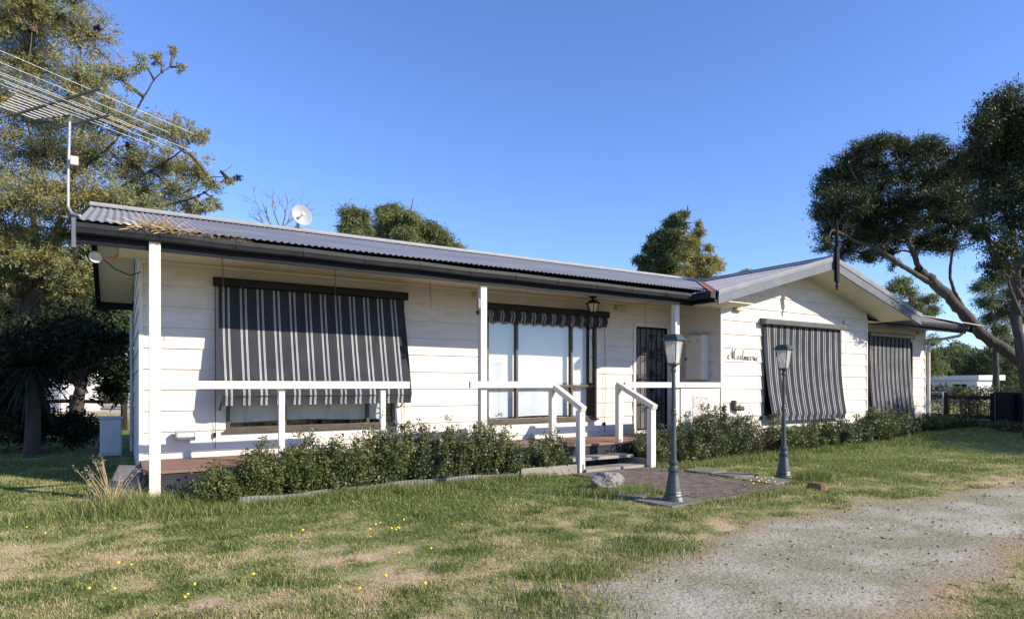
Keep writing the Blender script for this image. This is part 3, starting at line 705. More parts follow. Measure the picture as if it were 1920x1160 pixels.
awning(16.15, 18.20, WY, 2.60, .25, .17, HOODG, 'narrow striped awning on the set back wall at the right end, half shaded', uoff=.12, pw=2.2, y0=.04)

# ------------------------------------------------------------------ things fixed to or hung from the house
t = thing('meter_box', (WX1, 8.34, 1.35), 'cream electricity meter box fixed to the side wall by the front door', 'meter box')
mb = MB().box(9.20, WX1 - .016, 8.11, 8.53, 1.35, 2.19); mb.build('cabinet', CREAMBOX, t, bevel=.006)
mb = MB().box(9.185, 9.199, 8.125, 8.515, 1.37, 2.17); d_ = mb.build('door', CREAMBOX, t, bevel=.004)
MB().box(9.170, 9.184, 8.485, 8.51, 1.72, 1.78).build('latch', IRON, d_)
for yy in (8.22, 8.42): MB().box(9.181, 9.186, yy - .035, yy + .035, 2.06, 2.10).build('vent', BEIGE, d_)
MB().tube([(9.36, 8.30, 2.19), (9.36, 8.30, 2.26), (9.35, 8.7, 2.27), (9.36, 8.86, 2.25)], .012, 6).build('conduit', CREAMBOX, t)

def letters():
    """cursive word made of swept pen strokes, lower-case x height 1"""
    def sp(pts, n=10):
        P = [np.array(p, float) for p in pts]; P = [2 * P[0] - P[1]] + P + [2 * P[-1] - P[-2]]; out = []
        for i in range(1, len(P) - 2):
            for k in range(n):
                t = k / n; a, b, c, d = P[i - 1:i + 3]
                out.append(.5 * ((2 * b) + (c - a) * t + (2 * a - 5 * b + 4 * c - d) * t * t + (3 * b - a - 3 * c + d) * t ** 3))
        out.append(P[-2]); return out
    st = []
    # M with a looped entry stroke
    st.append(sp([(.45, .85), (.2, 1.05), (-.15, .75), (-.2, .25), (.05, -.05), (.4, .1), (.62, .6), (.78, 1.5), (1.0, 2.55)]))
    st.append(sp([(1.0, 2.55), (.92, 1.6), (.98, .7), (1.0, .05)], 12)); st.append(sp([(1.0, .05), (1.15, .9), (1.45, 1.8), (1.85, 2.5)], 10))
    st.append(sp([(1.85, 2.5), (1.5, 1.6), (1.42, .8), (1.5, .25), (1.75, .02), (2.05, .2), (2.15, .8), (2.0, 1.25), (1.75, 1.2)]))
    x = 2.45
    def a(x): return [sp([(x + .75, .95), (x + .45, 1.05), (x + .1, .7), (x, .25), (x + .2, 0), (x + .5, .25), (x + .8, 1.0)]), sp([(x + .8, 1.0), (x + .68, .4), (x + .72, .08), (x + .88, .05), (x + 1.1, .35)])]
    def m(x): return [sp([(x, .35), (x + .18, 1.0), (x + .14, .5), (x + .05, 0)]), sp([(x + .08, .3), (x + .35, .9), (x + .52, .95), (x + .52, .5), (x + .42, 0)]), sp([(x + .47, .3), (x + .72, .9), (x + .90, .95), (x + .90, .5), (x + .84, .1), (x + .98, .02), (x + 1.18, .35)])]
    st += a(x); x += 1.05
    st.append(sp([(x, .3), (x + .45, 1.2), (x + .72, 2.0), (x + .62, 2.4), (x + .38, 2.0), (x + .22, 1.0), (x + .2, .25), (x + .35, 0), (x + .62, .35)])); x += .62
    st += m(x); x += 1.15
    st += a(x); x += 1.05
    st.append(sp([(x, .3), (x + .15, .9), (x + .25, 1.12), (x + .3, .9), (x + .52, .92), (x + .46, .4), (x + .52, .05), (x + .75, .3)])); x += .7
    st.append(sp([(x, .3), (x + .2, .95), (x + .14, .3), (x + .25, .02), (x + .5, .35)])); st.append([np.array((x + .27, 1.35)), np.array((x + .30, 1.42))]); x += .48
    st.append(sp([(x, .3), (x + .4, .7), (x + .45, 1.0), (x + .25, .98), (x + .1, .5), (x + .2, .05), (x + .45, .03), (x + .75, .4)])); x += .8
    return st, x
st, wid = letters()
mb = MB(); LX0, LX1, LZ = 9.58, 10.44, 1.738; sc = (LX1 - LX0) / wid; zs = .079
for si, s in enumerate(st):
    pts = [(LX0 + p[0] * sc, GY - .027, LZ + p[1] * zs - .003 * p[0]) for p in s]
    rad = []
    for i in range(len(s)):
        d = s[min(i + 1, len(s) - 1)] - s[max(i - 1, 0)]; rad.append((.0026 if si > 3 else .0028) + (.0034 if si > 3 else .0046) * max(0, -d[1] / (np.hypot(*d) + 1e-9)))
    mb.tube(pts, rad, 6)
tag(mb.build('name_sign', IRON), 'black cursive metal lettering reading Malmarie on the white gable wall', 'name sign')

# porch lantern under the soffit
px_, py_ = 6.96, 8.56
t = thing('porch_lantern', (px_, py_, SOF), 'small black carriage lantern hanging from the porch ceiling above the rolled awning', 'lantern')
mb = MB().lathe([(0, .06), (-.02, .055), (-.03, .015), (-.06, .012)], 10, (px_, py_, SOF)); mb.lathe([(-.055, .02), (-.06, .05), (-.115, .135), (-.125, .135)], 6, (px_, py_, SOF)); mb.build('cap', IRON, t)
mb = MB()
for i in range(6):
    a = i * PI / 3; mb.tube([(px_ + .115 * math.cos(a), py_ + .115 * math.sin(a), SOF - .125), (px_ + .06 * math.cos(a), py_ + .06 * math.sin(a), SOF - .27)], .007, 5)
mb.lathe([(-.265, .065), (-.275, .07), (-.30, .03), (-.31, .001)], 6, (px_, py_, SOF)); mb.build('frame', IRON, t)
MB().lathe([(-.126, .105), (-.264, .055)], 6, (px_, py_, SOF)).build('glass', LAMPG, t)

# flood light low on the wall, motion sensor on the post
t = thing('flood_light', (.70, WY, .64), 'small rectangular flood light low on the white wall near the corner post', 'flood light')
MB().box(.66, .72, WY - .07, WY - .014, .60, .66).build('bracket', IRON, t)
MB().box(.58, .80, WY - .155, WY - .065, .57, .69).build('housing', mat('grey alloy', (.32, .32, .30), (.25, .25, .24), 8, .5), t, bevel=.01)
MB().box(.60, .78, WY - .158, WY - .1535, .585, .665).build('lens', LAMPG, t)
t = thing('motion_sensor', (4.22, 7.70, 2.35), 'small grey sensor box on the side of the middle veranda post', 'sensor')
MB().box(4.19, 4.24, 7.64, 7.69, 2.31, 2.45).build('case', mat('grey plastic', (.16, .16, .16), (.2, .2, .2), 9, .6), t, bevel=.012); MB().lathe([(0, .02), (.05, .024), (.06, .001)], 8, (4.20, 7.665, 2.23)).build('eye', IRON, t)

# chains and wires hanging from the porch ceiling
def chain(x, y, ln, label, links=True):
    mb = MB(); z = SOF
    mb.lathe([(0, .012), (-.02, .008)], 6, (x, y, z))
    n = int(ln / .028)
    if links:
        for i in range(n):
            zz = z - .015 - i * .028; r = .009
            ang = (i % 2) * PI / 2 + .2; ca, sa = math.cos(ang), math.sin(ang); off = .012 * math.sin(i * .12)
            mb.tube([(x + off + r * ca * math.cos(a), y + r * sa * math.cos(a), zz - .017 * math.sin(a)) for a in [2 * PI * k / 8 for k in range(9)]], .0024, 4, cap=False)
    else:
        mb.tube([(x, y, z), (x + .006, y, z - ln * .5), (x, y, z - ln)], .0035, 5)
    tag(mb.build('hanging_chain', CHAIN), label, 'chain', 'plant chains hanging from the porch ceiling')
chain(1.02, 8.11, .52, 'rusty chain hanging in front of the left end of the wide awning')
chain(2.36, 8.16, .50, 'rusty chain hanging in front of the middle of the wide awning')
chain(3.62, 7.98, .50, 'thin chain hanging over plain wall between wide awning and middle post')
chain(7.83, 8.19, .80, 'long thin wire hanging in front of the front door', False)
chain(5.42, 8.26, .07, 'short hook stub under the ceiling above the rolled awning')

# satellite dishes and the aerial
t = thing('satellite_dish', (2.52, 10.78, RZ), 'round white dish on the main roof ridge', 'dish')
c_ = Vector((2.52, 10.72, 4.02)); ax = Vector((.22, -.95, .22)).normalized(); u_ = ax.orthogonal().normalized(); v_ = ax.cross(u_)
P = [[c_ + (u_ * math.cos(2 * PI * i / 40) + v_ * math.sin(2 * PI * i / 40)) * (.168 * r) + ax * (.085 * r * r) for r in (0.001, .25, .5, .75, 1.0, 1.03)] for i in range(41)]
MB().grid(P).build('reflector', mat('dish grey enamel', (.40, .41, .42), (.34, .35, .36), 5, .6), t, smooth=True, solid=.008)
mb = MB().tube([c_, c_ + ax * .11], .012, 8); mb.tube([c_ + ax * .10, c_ + ax * .15], .028, 10); mb.build('feed', CREAMBOX, t)
MB().tube([(2.52, 10.80, RZ), (2.52, 10.80, 3.98), c_ - ax * .02], .02, 8).build('mount', GALV, t)
t = thing('satellite_dish', (-.2, 7.9, 2.6), 'little pale dish with orange arm under the left gable eave', 'dish')
c_ = Vector((-.22, 7.82, 2.575)); ax = Vector((.35, -.92, .1)).normalized(); u_ = ax.orthogonal().normalized(); v_ = ax.cross(u_)
P = [[c_ + (u_ * math.cos(2 * PI * i / 28) + v_ * math.sin(2 * PI * i / 28)) * (.060 * r) + ax * (.016 * r * r) for r in (0.001, .3, .6, .85, 1)] for i in range(29)]
MB().grid(P).build('reflector', CREAMBOX, t, smooth=True, solid=.006)
mb = MB().tube([c_ + Vector((.07, 0, .0)), c_ + Vector((.11, .0, .005)), c_ + Vector((.16, .02, .015))], .010, 8); mb.tube([c_ + Vector((.16, .02, .0)), c_ + Vector((.20, .02, .06))], .014, 8); mb.build('arm', mat('faded orange plastic', (.55, .16, .06), (.45, .14, .06), 10, .6), t)
MB().tube([c_ + Vector((.08, .0, -.02)), c_ + Vector((.18, .1, -.09)), c_ + Vector((.32, .4, -.10)), (WX0 - .02, 8.4, 2.55)], .006, 6).build('cable', IRON, t)
MB().tube([c_ + Vector((.2, .03, .05)), c_ + Vector((.20, .05, .16)), c_ + Vector((.2, .1, .22))], .008, 6).build('bracket', GALV, t)

t = thing('tv_aerial', (-.38, 8.15, 2.9), 'tall television aerial on a bent mast clamped to the left roof corner', 'aerial')
M0 = Vector((-.36, 7.70, 2.82))
tp = at(131, 222, 6.55)
base = at(128, 385, 6.45)
MB().tube([at(150, 404, 6.25), at(136, 401, 6.35), at(128, 388, 6.45), at(128, 330, 6.5), tp], .0135, 8).build('mast', GALV, t)
bd = Vector((-.629, .884, 0)); rd = Vector((.884, .629, 0))
pc = at(131, 203, 6.55)
boom_a = at(190, 166, 6.35); boom_b = boom_a + bd * 1.3; boom_b.z = boom_a.z - .03
b2a = at(206, 216, 6.35); b2b = b2a + bd * .75
mb = MB().tube([boom_a, boom_b], .0145, 8); mb.tube([b2a, b2b], .013, 8); mb.build('boom', mat('dull dark steel', (.10, .10, .10), (.16, .15, .14), 12, .5, .5), t)
mb = MB()
for i, (f, ln) in enumerate([(.10, 2.5), (.26, 2.2), (.40, 1.9), (.50, 1.7), (.58, 1.3)]):
    c0 = boom_a.lerp(boom_b, f) + Vector((0, 0, .012)); mb.tube([c0 - rd * ln * .55, c0 + rd * ln * .45], .0028, 5)
for i, (f, ln) in enumerate([(.12, 1.9), (.28, 1.5), (.45, 1.3)]):
    c0 = b2a.lerp(b2b, f) + Vector((0, 0, .012)); mb.tube([c0 - rd * ln * .5, c0 + rd * ln * .5], .0026, 5)
for i in range(7):
    c0 = boom_a.lerp(boom_b, .66 + .05 * i) + Vector((0, 0, .012)); mb.tube([c0 - rd * (.24 - .012 * i), c0 + rd * (.24 - .012 * i)], .005, 5)
mb.build('rod', mat('bright aluminium', (.75, .76, .78), (.68, .69, .7), 6, .35, .3), t)
q = at(136, 302, 6.48); MB().box(q.x - .02, q.x + .05, q.y - .02, q.y + .02, q.z - .04, q.z + .05).build('amplifier', CREAMBOX, t, bevel=.01)

# straw caught in the gutter
mb = MB()
def straw(x, n, h, sp):
    for i in range(n):
        a = Vector((x + random.gauss(0, sp), 7.53 + random.uniform(-.04, .05), 2.835 + random.uniform(-.02, .02)))
        d = Vector((random.gauss(.2, .7), random.gauss(-.15, .35), abs(random.gauss(.35, .4)))).normalized() * random.uniform(.3, 1) * h
        mb.tube([a, a + d * .5 + Vector((0, 0, .01)), a + d + Vector((0, 0, -.02))], [.0042, .0036, .002], 3, cap=False)
straw(.34, 190, .27, .09); straw(.62, 130, .16, .12); straw(.85, 70, .10, .1); straw(1.1, 50, .12, .07); straw(.2, 30, .2, .08)
tag(mb.build('straw_clump', STRAWM), 'clump of dry straw spilling out of the front gutter', 'straw')

# ------------------------------------------------------------------ lamp posts
def lamp_post(x, y, z, label):
    t = thing('lamp_post', (x, y, z), label, 'lamp post', 'grey green garden lamp posts')
    fl = lambda a, zz: 1 - .045 * abs(math.sin(4 * a)) if .05 < zz < .30 else 1
    mb = MB().lathe([(-.03, .125), (.0, .125), (.02, .118), (.045, .108), (.055, .098), (.075, .090), (.085, .096), (.10, .088), (.27, .058), (.30, .054), (.315, .062), (.335, .062), (.345, .050), (.375, .044), (.385, .056), (.405, .058), (.415, .046), (.43, .034)], 32, (x, y, z), fl)
    mb.build('base', GREENP, t, smooth=False)
    mb = MB().lathe([(.42, .034), (.90, .025), (.91, .032), (.925, .033), (.94, .026), (.96, .030), (.975, .025), (1.36, .020), (1.37, .028), (1.39, .030), (1.405, .022), (1.42, .024), (1.435, .042), (1.445, .042)], 20, (x, y, z))
    mb.build('pole', GREENP, t, smooth=False)
    def ring(h, r): return [(x + r * sx, y + r * sy, z + h) for sx, sy in ((-1, -1), (1, -1), (1, 1), (-1, 1))]
    b0, b1 = ring(1.455, .046), ring(1.702, .074)
    mb = MB()
    for p, q in zip(b0, b1): mb.tube([p, q], .006, 6)
    for a in range(4):
        mb.bar(b0[a], b0[(a + 1) % 4], .012, .012); mb.bar(b1[a], b1[(a + 1) % 4], .012, .012)
        mid = (Vector(b0[a]) + Vector(b0[(a + 1) % 4])) / 2; mb.tube([mid, mid + Vector((0, 0, .004))], .004, 4)
    r0, r1 = ring(1.441, .056), ring(1.455, .056); mb.add(r0 + r1, [(3, 2, 1, 0), (4, 5, 6, 7), (0, 1, 5, 4), (1, 2, 6, 5), (2, 3, 7, 6), (3, 0, 4, 7)])
    mb.build('lantern_frame', GREENP, t)
    for a in range(4):
        i, j = a, (a + 1) % 4; c0 = Vector((x, y, z + 1.56))
        P = [Vector(q) + (c0 - Vector(q)) * .02 for q in (b0[i], b0[j], b1[j], b1[i])]
        MB().add(P, [(0, 1, 2, 3)]).build('pane', CLEARL, t)
    MB().lathe([(0, .012), (.05, .013), (.06, .022), (.09, .028), (.12, .024), (.135, .005)], 14, (x, y, z + 1.45)).build('bulb', LAMPG, t, smooth=True)
    mb = MB(); rs = [ring(1.700, .098), ring(1.709, .100), ring(1.716, .094), ring(1.752, .068), ring(1.760, .070), ring(1.768, .062)]
    vs = [p for r in rs for p in r]; fs = [(3, 2, 1, 0), (20, 21, 22, 23)] + [(i * 4 + a, i * 4 + (a + 1) % 4, i * 4 + 4 + (a + 1) % 4, i * 4 + 4 + a) for i in range(5) for a in range(4)]
    mb.add(vs, fs); mb.build('cap', GREENP, t, bevel=.003)
    return t
def pane_mat():
    m, n, l, b = nodes('hazy lamp pane'); n.remove(b)
    tr = n.new('ShaderNodeBsdfTransparent'); df = n.new('ShaderNodeBsdfDiffuse'); df.inputs[0].default_value = (.72, .71, .68, 1)
    tl = n.new('ShaderNodeBsdfTranslucent'); tl.inputs[0].default_value = (.72, .71, .68, 1); gl = n.new('ShaderNodeBsdfGlossy'); gl.inputs['Roughness'].default_value = .2
    a = n.new('ShaderNodeMixShader'); a.inputs[0].default_value = .45; l.new(df.outputs[0], a.inputs[1]); l.new(tl.outputs[0], a.inputs[2])
    b2 = n.new('ShaderNodeMixShader'); b2.inputs[0].default_value = .55; l.new(tr.outputs[0], b2.inputs[1]); l.new(a.outputs[0], b2.inputs[2])
    c = n.new('ShaderNodeMixShader'); c.inputs[0].default_value = .08; l.new(b2.outputs[0], c.inputs[1]); l.new(gl.outputs[0], c.inputs[2])
    l.new(c.outputs[0], n['Material Output'].inputs[0]); return m
CLEARL = pane_mat()
L1 = lamp_post(5.03, 4.83, .03, 'nearer garden lamp post on the corner of the brick path')
L2 = lamp_post(7.45, 5.20, .02, 'farther garden lamp post standing in long grass, in front of the gable awning')
for t_, a in ((L1, .24), (L2, .18)): t_.rotation_euler.z = a

# ------------------------------------------------------------------ garden edging, pavers, rocks, stump, cabinet
mb = MB(); P = []
ex = [(1.05, 7.00), (1.35, 7.01), (2.24, 7.17), (3.0, 7.16), (3.9, 7.14), (4.55, 7.13)]
for i in range(361):
    f = i / 360; x = 1.05 + f * 3.5; y = float(np.interp(x, [e[0] for e in ex], [e[1] for e in ex])) + .012 * math.sin(2 * PI * x / .042)
    h = .095 + .010 * math.sin(x * 2.3) + .008 * math.sin(x * 7)
    P.append([(x, y, -.03), (x, y + .006 * math.sin(x * 3), h)])
tag(mb.grid(P).build('garden_edging', mat('weathered galvanised edging', (.20, .20, .18), (.09, .09, .078), 6, .85, .0), smooth=True, solid=.004), 'strip of corrugated metal edging in front of the long left shrub bed', 'garden edging')
o = MB().bar((4.55, 7.12, .075), (5.42, 7.03, .085), .05, .13).build('timber_sleeper', TREAD, bevel=.008); tag(o, 'grey timber sleeper edging the shrubs beside the left stair newel', 'sleeper')
o = MB().bar((.42, 7.50, .06), (.50, 7.28, .03), .09, .035).build('timber_offcut', TREAD, bevel=.004); tag(o, 'small grey timber offcut leaning at the foot of the corner post', 'timber')
o = MB().bar((.62, 7.50, .03), (1.55, 7.50, .02), .16, .05).build('concrete_strip', CONC, bevel=.015); tag(o, 'pale concrete strip under the deck edge beside the corner post', 'concrete strip')
o = MB().add([(-.16, 7.70, 0), (.20, 7.50, 0), (.22, 8.70, 0), (-.02, 8.9, 0), (-.16, 7.70, .10), (.20, 7.52, .12), (.22, 8.70, .31), (-.02, 8.9, .31)], [(3, 2, 1, 0), (4, 5, 6, 7), (0, 1, 5, 4), (1, 2, 6, 5), (2, 3, 7, 6), (3, 0, 4, 7)]).build('concrete_ramp', CONC, bevel=.02)
tag(o, 'sloping grey concrete ramp at the left end of the deck', 'ramp')
def slab(x, y, a, w_, d_, h_, label, tilt=0):
    o = MB().box(-w_ / 2, w_ / 2, -d_ / 2, d_ / 2, -.04, h_).build('paving_slab', SLAB, bevel=.008)
    o.location = (x, y, .0); o.rotation_euler = (tilt, -tilt * .6, a); tag(o, label, 'paving slab', 'grey slabs around the brick path')
SLAB = mat('grey slate slab', (.19, .175, .155), (.115, .105, .095), 5, .9, bump=.3, bscale=22)
slab(7.06, 6.18, .06, .44, .40, .055, 'grey slab beside the path closest to the right stair newel', .03)
slab(7.07, 5.68, -.08, .46, .42, .055, 'middle grey slab of the row along the far path edge', -.02)
slab(7.05, 5.16, .10, .46, .44, .05, 'grey slab of the path edge row closest to the farther lamp post', .02)
slab(5.02, 5.86, .3, .52, .42, .045, 'grey slab under the pale granite rock')
slab(5.02, 4.86, .1, .60, .50, .03, 'grey slab under the nearer lamp post')
slab(4.93, 5.35, .5, .36, .30, .035, 'tilted grey slab between the rock and the nearer lamp post', .05)
def rock(x, y, z, sx, sy, sz, m, name, label, cat, seed):
    import mathutils.noise as mn
    mb = MB(); P = []
    for i in range(49):
        col = []
        for j in range(25):
            a = 2 * PI * i / 48; b = PI * j / 24 - PI / 2
            d = Vector((math.cos(a) * math.cos(b), math.sin(a) * math.cos(b), math.sin(b)))
            q = d.copy()
            for ax_, lim in (((.3, -.9, .3), .72), ((-.8, -.3, .5), .70), ((.8, .1, .55), .68), ((.1, .1, 1), .66), ((-.2, .9, .2), .75), ((.6, -.6, -.2), .70), ((-.5, -.8, -.1), .74), ((-.6, -.5, .6), .72), ((.45, -.6, .65), .70), ((.9, -.4, .1), .74), ((-.1, -.5, .85), .70)):
                v = Vector(ax_).normalized(); k = q.dot(v)
                if k > lim: q -= v * (k - lim) * .97
            q *= 1 + .20 * mn.noise(d * 1.6 + Vector((seed, 0, 0))) + .07 * mn.noise(d * 5 + Vector((seed, 3, 0))) + .05 * mn.noise(d * 13)
            col.append((x + q.x * sx, y + q.y * sy, max(z - .02, z + sz * .75 + q.z * sz)))
        P.append(col)
    return tag(mb.grid(P).build(name, m), label, cat)
rock(4.98, 5.80, .045, .235, .17, .12, ROCKM, 'rock', 'pale angular granite rock beside the brick path', 'rock', 2.0)
mb = MB().lathe([(-.03, .13), (.03, .115), (.09, .10), (.11, .085), (.115, .05), (.112, .001)], 14, (7.13, 4.52, -.025), lambda a, z: 1 + .12 * math.sin(3 * a + 1) + .05 * math.sin(7 * a))
tag(mb.build('tree_stump', mat('rotten brown wood', (.20, .13, .06), (.10, .065, .035), 12, .95, bump=.6, bscale=30)), 'small brown stump in the grass right of the farther lamp post', 'stump')
t = thing('utility_cabinet', (-.12, 13.3, 0), 'white metal cabinet standing in the shade behind the left house corner', 'cabinet')
MB().box(-.30, .03, 13.25, 13.6, .0, .66).build('body', WHITEM, t, bevel=.012); MB().box(-.285, .015, 13.235, 13.249, .06, .63).build('door', WHITEM, t, bevel=.004); MB().box(-.32, .05, 13.22, 13.62, .661, .69).build('lid', WHITEM, t, bevel=.006)

# ------------------------------------------------------------------ leaves, shrubs, trees
def rand_unit(n):
    v = rng.normal(size=(n, 3)); return v / np.linalg.norm(v, axis=1, keepdims=True)
def leaves(C_, L, aspect, droop=0.0, jit=.35):
    """diamond leaves at centres C_ ; L mean length"""
    n = len(C_); d = rand_unit(n); d[:, 2] -= droop; d /= np.linalg.norm(d, axis=1, keepdims=True)
    s = rand_unit(n); s -= d * (s * d).sum(1, keepdims=True); s /= np.linalg.norm(s, axis=1, keepdims=True)
    ln = (L * (1 + jit * rng.normal(size=n))).clip(L * .4, L * 1.9)[:, None]; wd = ln * aspect * .5
    nrm = np.cross(d, s)
    V = np.stack([C_, C_ + d * ln * .45 + s * wd + nrm * ln * .06, C_ + d * ln, C_ + d * ln * .45 - s * wd + nrm * ln * .06], 1).reshape(-1, 3)
    F = np.arange(n * 4).reshape(n, 4)
    return V, F
class Tubes:
    def __init__(s): s.V = []; s.F = []; s.n = 0
    def add(s, pts, rad, k=5):
        P = np.asarray(pts, float); m = len(P); R_ = np.broadcast_to(rad, (m,)).astype(float)
        T = np.gradient(P, axis=0); T /= np.linalg.norm(T, axis=1, keepdims=True) + 1e-9
        ref = np.array([.31, .17, .93]) if abs(T[0] @ np.array([.31, .17, .93])) < .9 else np.array([1., 0, 0])
        U = np.cross(T, ref); U /= np.linalg.norm(U, axis=1, keepdims=True) + 1e-9; W_ = np.cross(T, U)
        a = np.arange(k) * 2 * PI / k
        V = P[:, None] + R_[:, None, None] * (U[:, None] * np.cos(a)[None, :, None] + W_[:, None] * np.sin(a)[None, :, None])
        i = np.arange(m - 1)[:, None] * k; j = np.arange(k)[None]; jn = (j + 1) % k
        F = np.stack([i + j, i + jn, i + k + jn, i + k + j], -1).reshape(-1, 4) + s.n
        s.V.append(V.reshape(-1, 3)); s.F.append(F); s.n += m * k
    def build(s, name, m, parent=None):
        return fast_mesh(name, np.concatenate(s.V), np.concatenate(s.F), m, parent, smooth=True)
def smooth_line(pts, n=6):
    P = [np.array(p, float) for p in pts]; P = [2 * P[0] - P[1]] + P + [2 * P[-1] - P[-2]]; out = []
    for i in range(1, len(P) - 2):
        a, b, c, d = P[i - 1:i + 3]
        for k in range(n):
            t = k / n; out.append(.5 * ((2 * b) + (c - a) * t + (2 * a - 5 * b + 4 * c - d) * t * t + (3 * b - a - 3 * c + d) * t ** 3))
    out.append(P[-2]); return np.array(out)

def tree(name, label, cat, limbs, clumps, fol, bark, leaf, twigs=1.0, group=None, spread=.25, per=45, thin=.02, k=6, sub=7, shell=.35, flat=.8, wander=.15, extra=None, rs=1.0, wmin=0):
    """limbs: [(points, r0, r1)]; clumps: [(centre, radius, weight)]; leaf: (length, aspect, droop)"""
    base = limbs[0][0][0]
    t = thing(name, (base[0], base[1], base[2]), label, cat, group)
    tb = Tubes(); N = []
    for pts, r0, r1 in limbs:
        L_ = smooth_line(pts, 7); m = len(L_)
        wob = np.cumsum(rng.normal(size=(m, 3)) * .012 * (r0 / .12), axis=0); wob -= np.linspace(0, 1, m)[:, None] * wob[-1]
        L_ = L_ + wob; R_ = r0 + (r1 - r0) * np.linspace(0, 1, m) ** .8
        R_ = R_ * (1 + .06 * rng.normal(size=m)); tb.add(L_, R_, 10); N.append(L_[m // 4:])
    nodes_ = np.concatenate(N); LC = []
    for c, r, wgt in clumps:
        c = np.array(c, float); r = r * rs; wgt = max(wgt, wmin)
        d = np.linalg.norm(nodes_ - c, axis=1) + .25 * np.maximum(0, nodes_[:, 2] - c[2]) * 2
        a = nodes_[d.argmin()]; ln = np.linalg.norm(c - a)
        q = smooth_line([a, a + (c - a) * .4 + rng.normal(size=3) * wander * ln * .4 + np.array([0, 0, .06 * ln]), a + (c - a) * .75 + rng.normal(size=3) * wander * ln * .3, c], 4)
        tb.add(q, np.linspace(max(thin * 1.0, min(.07, .012 + .018 * ln + .010 * r)), thin * .6, len(q)), k)
        hub = q[len(q) // 2:]
        m = max(4, int(sub * wgt * r * r * 4 * twigs) + 4)
        for i in range(m):
            dv = rand_unit(1)[0] * np.array([1, 1, flat]); e = c + dv * r * (shell + (1 - shell) * rng.random() ** .6) * rng.uniform(.75, 1.12)
            h = hub[rng.integers(len(hub))]; ll = np.linalg.norm(e - h)
            mid = h + (e - h) * .55 + rng.normal(size=3) * .12 * ll
            tb.add(smooth_line([h, mid, e], 2), np.linspace(thin * .55, thin * .22, 5), 3)
            kk = max(3, int(per * rng.uniform(.5, 1.4)))
            u_ = rng.random(kk)[:, None] ** .6
            LC.append(mid + (e - mid) * u_ * 1.08 + rng.normal(size=(kk, 3)) * spread * r ** .5 * np.array([1, 1, .7]) * rng.uniform(.6, 1.2))
    if extra: extra(tb, nodes_)
    tb.build('trunk', bark, t)
    LC = np.concatenate(LC); V, F = leaves(LC, *leaf); fast_mesh('crown', V, F, fol, t)
    return t
def pc(lst, k, jit=0.0, kr=None):
    """clumps surveyed from the photograph: (px, py, radius px, weight[, depth offset])"""
    out = []
    for q in lst:
        px, py, r, wt = q[:4]; kk = k + (q[4] if len(q) > 4 else rng.uniform(-jit, jit))
        out.append((tuple(at(px, py, kk)), r * kk / 1185.0, wt))
    return out

# garden shrubs
SHRUBM = [leaf_mat('small dark shrub leaves', [(.035, .055, .02), (.075, .105, .036), (.13, .155, .058), (.19, .205, .09)], .2, 3.0, .45, .4),
          leaf_mat('yellow green shrub leaves', [(.045, .07, .018), (.09, .12, .032), (.15, .18, .055), (.19, .21, .08)], .25, 3.0, .5, .35),
          leaf_mat('brownish twiggy leaves', [(.06, .06, .03), (.11, .10, .05), (.16, .13, .075), (.2, .17, .1)], .2, 3.0, .6, .2)]
STEM = mat('shrub stems', (.13, .09, .06), (.08, .055, .035), 20, .9)
def shrub(x, y, w_, h, label, m=0, n=3400, group='shrubs in the front garden beds', leafl=.026, sparse=1.0):
    n = int(n * 1.9); leafl *= 1.12; w_ *= 1.14; h *= 1.13; y -= .05 if y < 7.5 else 0
    t = thing('shrub', (x, y, 0), label, 'shrub', group)
    tb = Tubes(); cs = []; ns = int(46 * sparse) + 6
    for i in range(ns):
        a = rng.uniform(0, 2 * PI); rr = w_ * .5 * rng.random() ** .55; hh = h * rng.uniform(.5, 1.0) * (1 - .30 * (rr / (w_ * .5)) ** 2)
        if rng.random() < .16: hh *= 1.18
        b = np.array([x + rr * .35 * math.cos(a), y + rr * .35 * math.sin(a) * .8, 0.0]); e = np.array([x + rr * math.cos(a), y + rr * .8 * math.sin(a), hh])
        mid = (b + e) / 2 + rng.normal(size=3) * .05
        q = smooth_line([b, mid, e], 3); tb.add(q, np.linspace(.007, .0022, len(q)), 4)
        m_ = int(n / ns * rng.uniform(.6, 1.4)); u_ = rng.random(m_) ** .7
        p = q[(u_ * (len(q) - 1)).astype(int)] + rng.normal(size=(m_, 3)) * np.array([.055, .055, .045]) * (1.15 - .6 * u_)[:, None]
        cs.append(p)
        for k_ in range(3):
            f = q[rng.integers(2, len(q))]; dd = rand_unit(1)[0] * np.array([1, 1, .5]) * rng.uniform(.06, .16) + np.array([0, 0, .05]); tb.add([f, f + dd * .5, f + dd], [.003, .0025, .0015], 3)
            cs.append(f + dd * rng.random((int(m_ * .25), 1)) + rng.normal(size=(int(m_ * .25), 3)) * .025)
    cs = np.concatenate(cs); cs = cs[cs[:, 2] > .03]
    tb.build('stem', STEM, t); V, F = leaves(cs, leafl, .55, -.25); fast_mesh('foliage', V, F, SHRUBM[m], t)
    return t
shrub(.86, 7.25, .36, .36, 'smallest bright shrub by the dark deck skirting next to the corner post', 1, 1500)
shrub(1.30, 7.33, .50, .58, 'light green shrub leading the left bed, in front of the wide awning', 1, 2600)
shrub(1.78, 7.36, .62, .60, 'olive shrub standing before the first short baluster', 1, 3400)
shrub(2.26, 7.40, .62, .62, 'dark shrub before the middle of the left handrail', 0, 3800)
shrub(2.74, 7.42, .66, .70, 'bushy dark shrub standing before the second short baluster', 0, 4400)
shrub(3.22, 7.42, .66, .68, 'dark shrub before the bare wall at the right end of the left handrail', 0, 4400)
shrub(3.68, 7.42, .60, .64, 'dark shrub on the left side of the middle veranda post', 0, 3800)
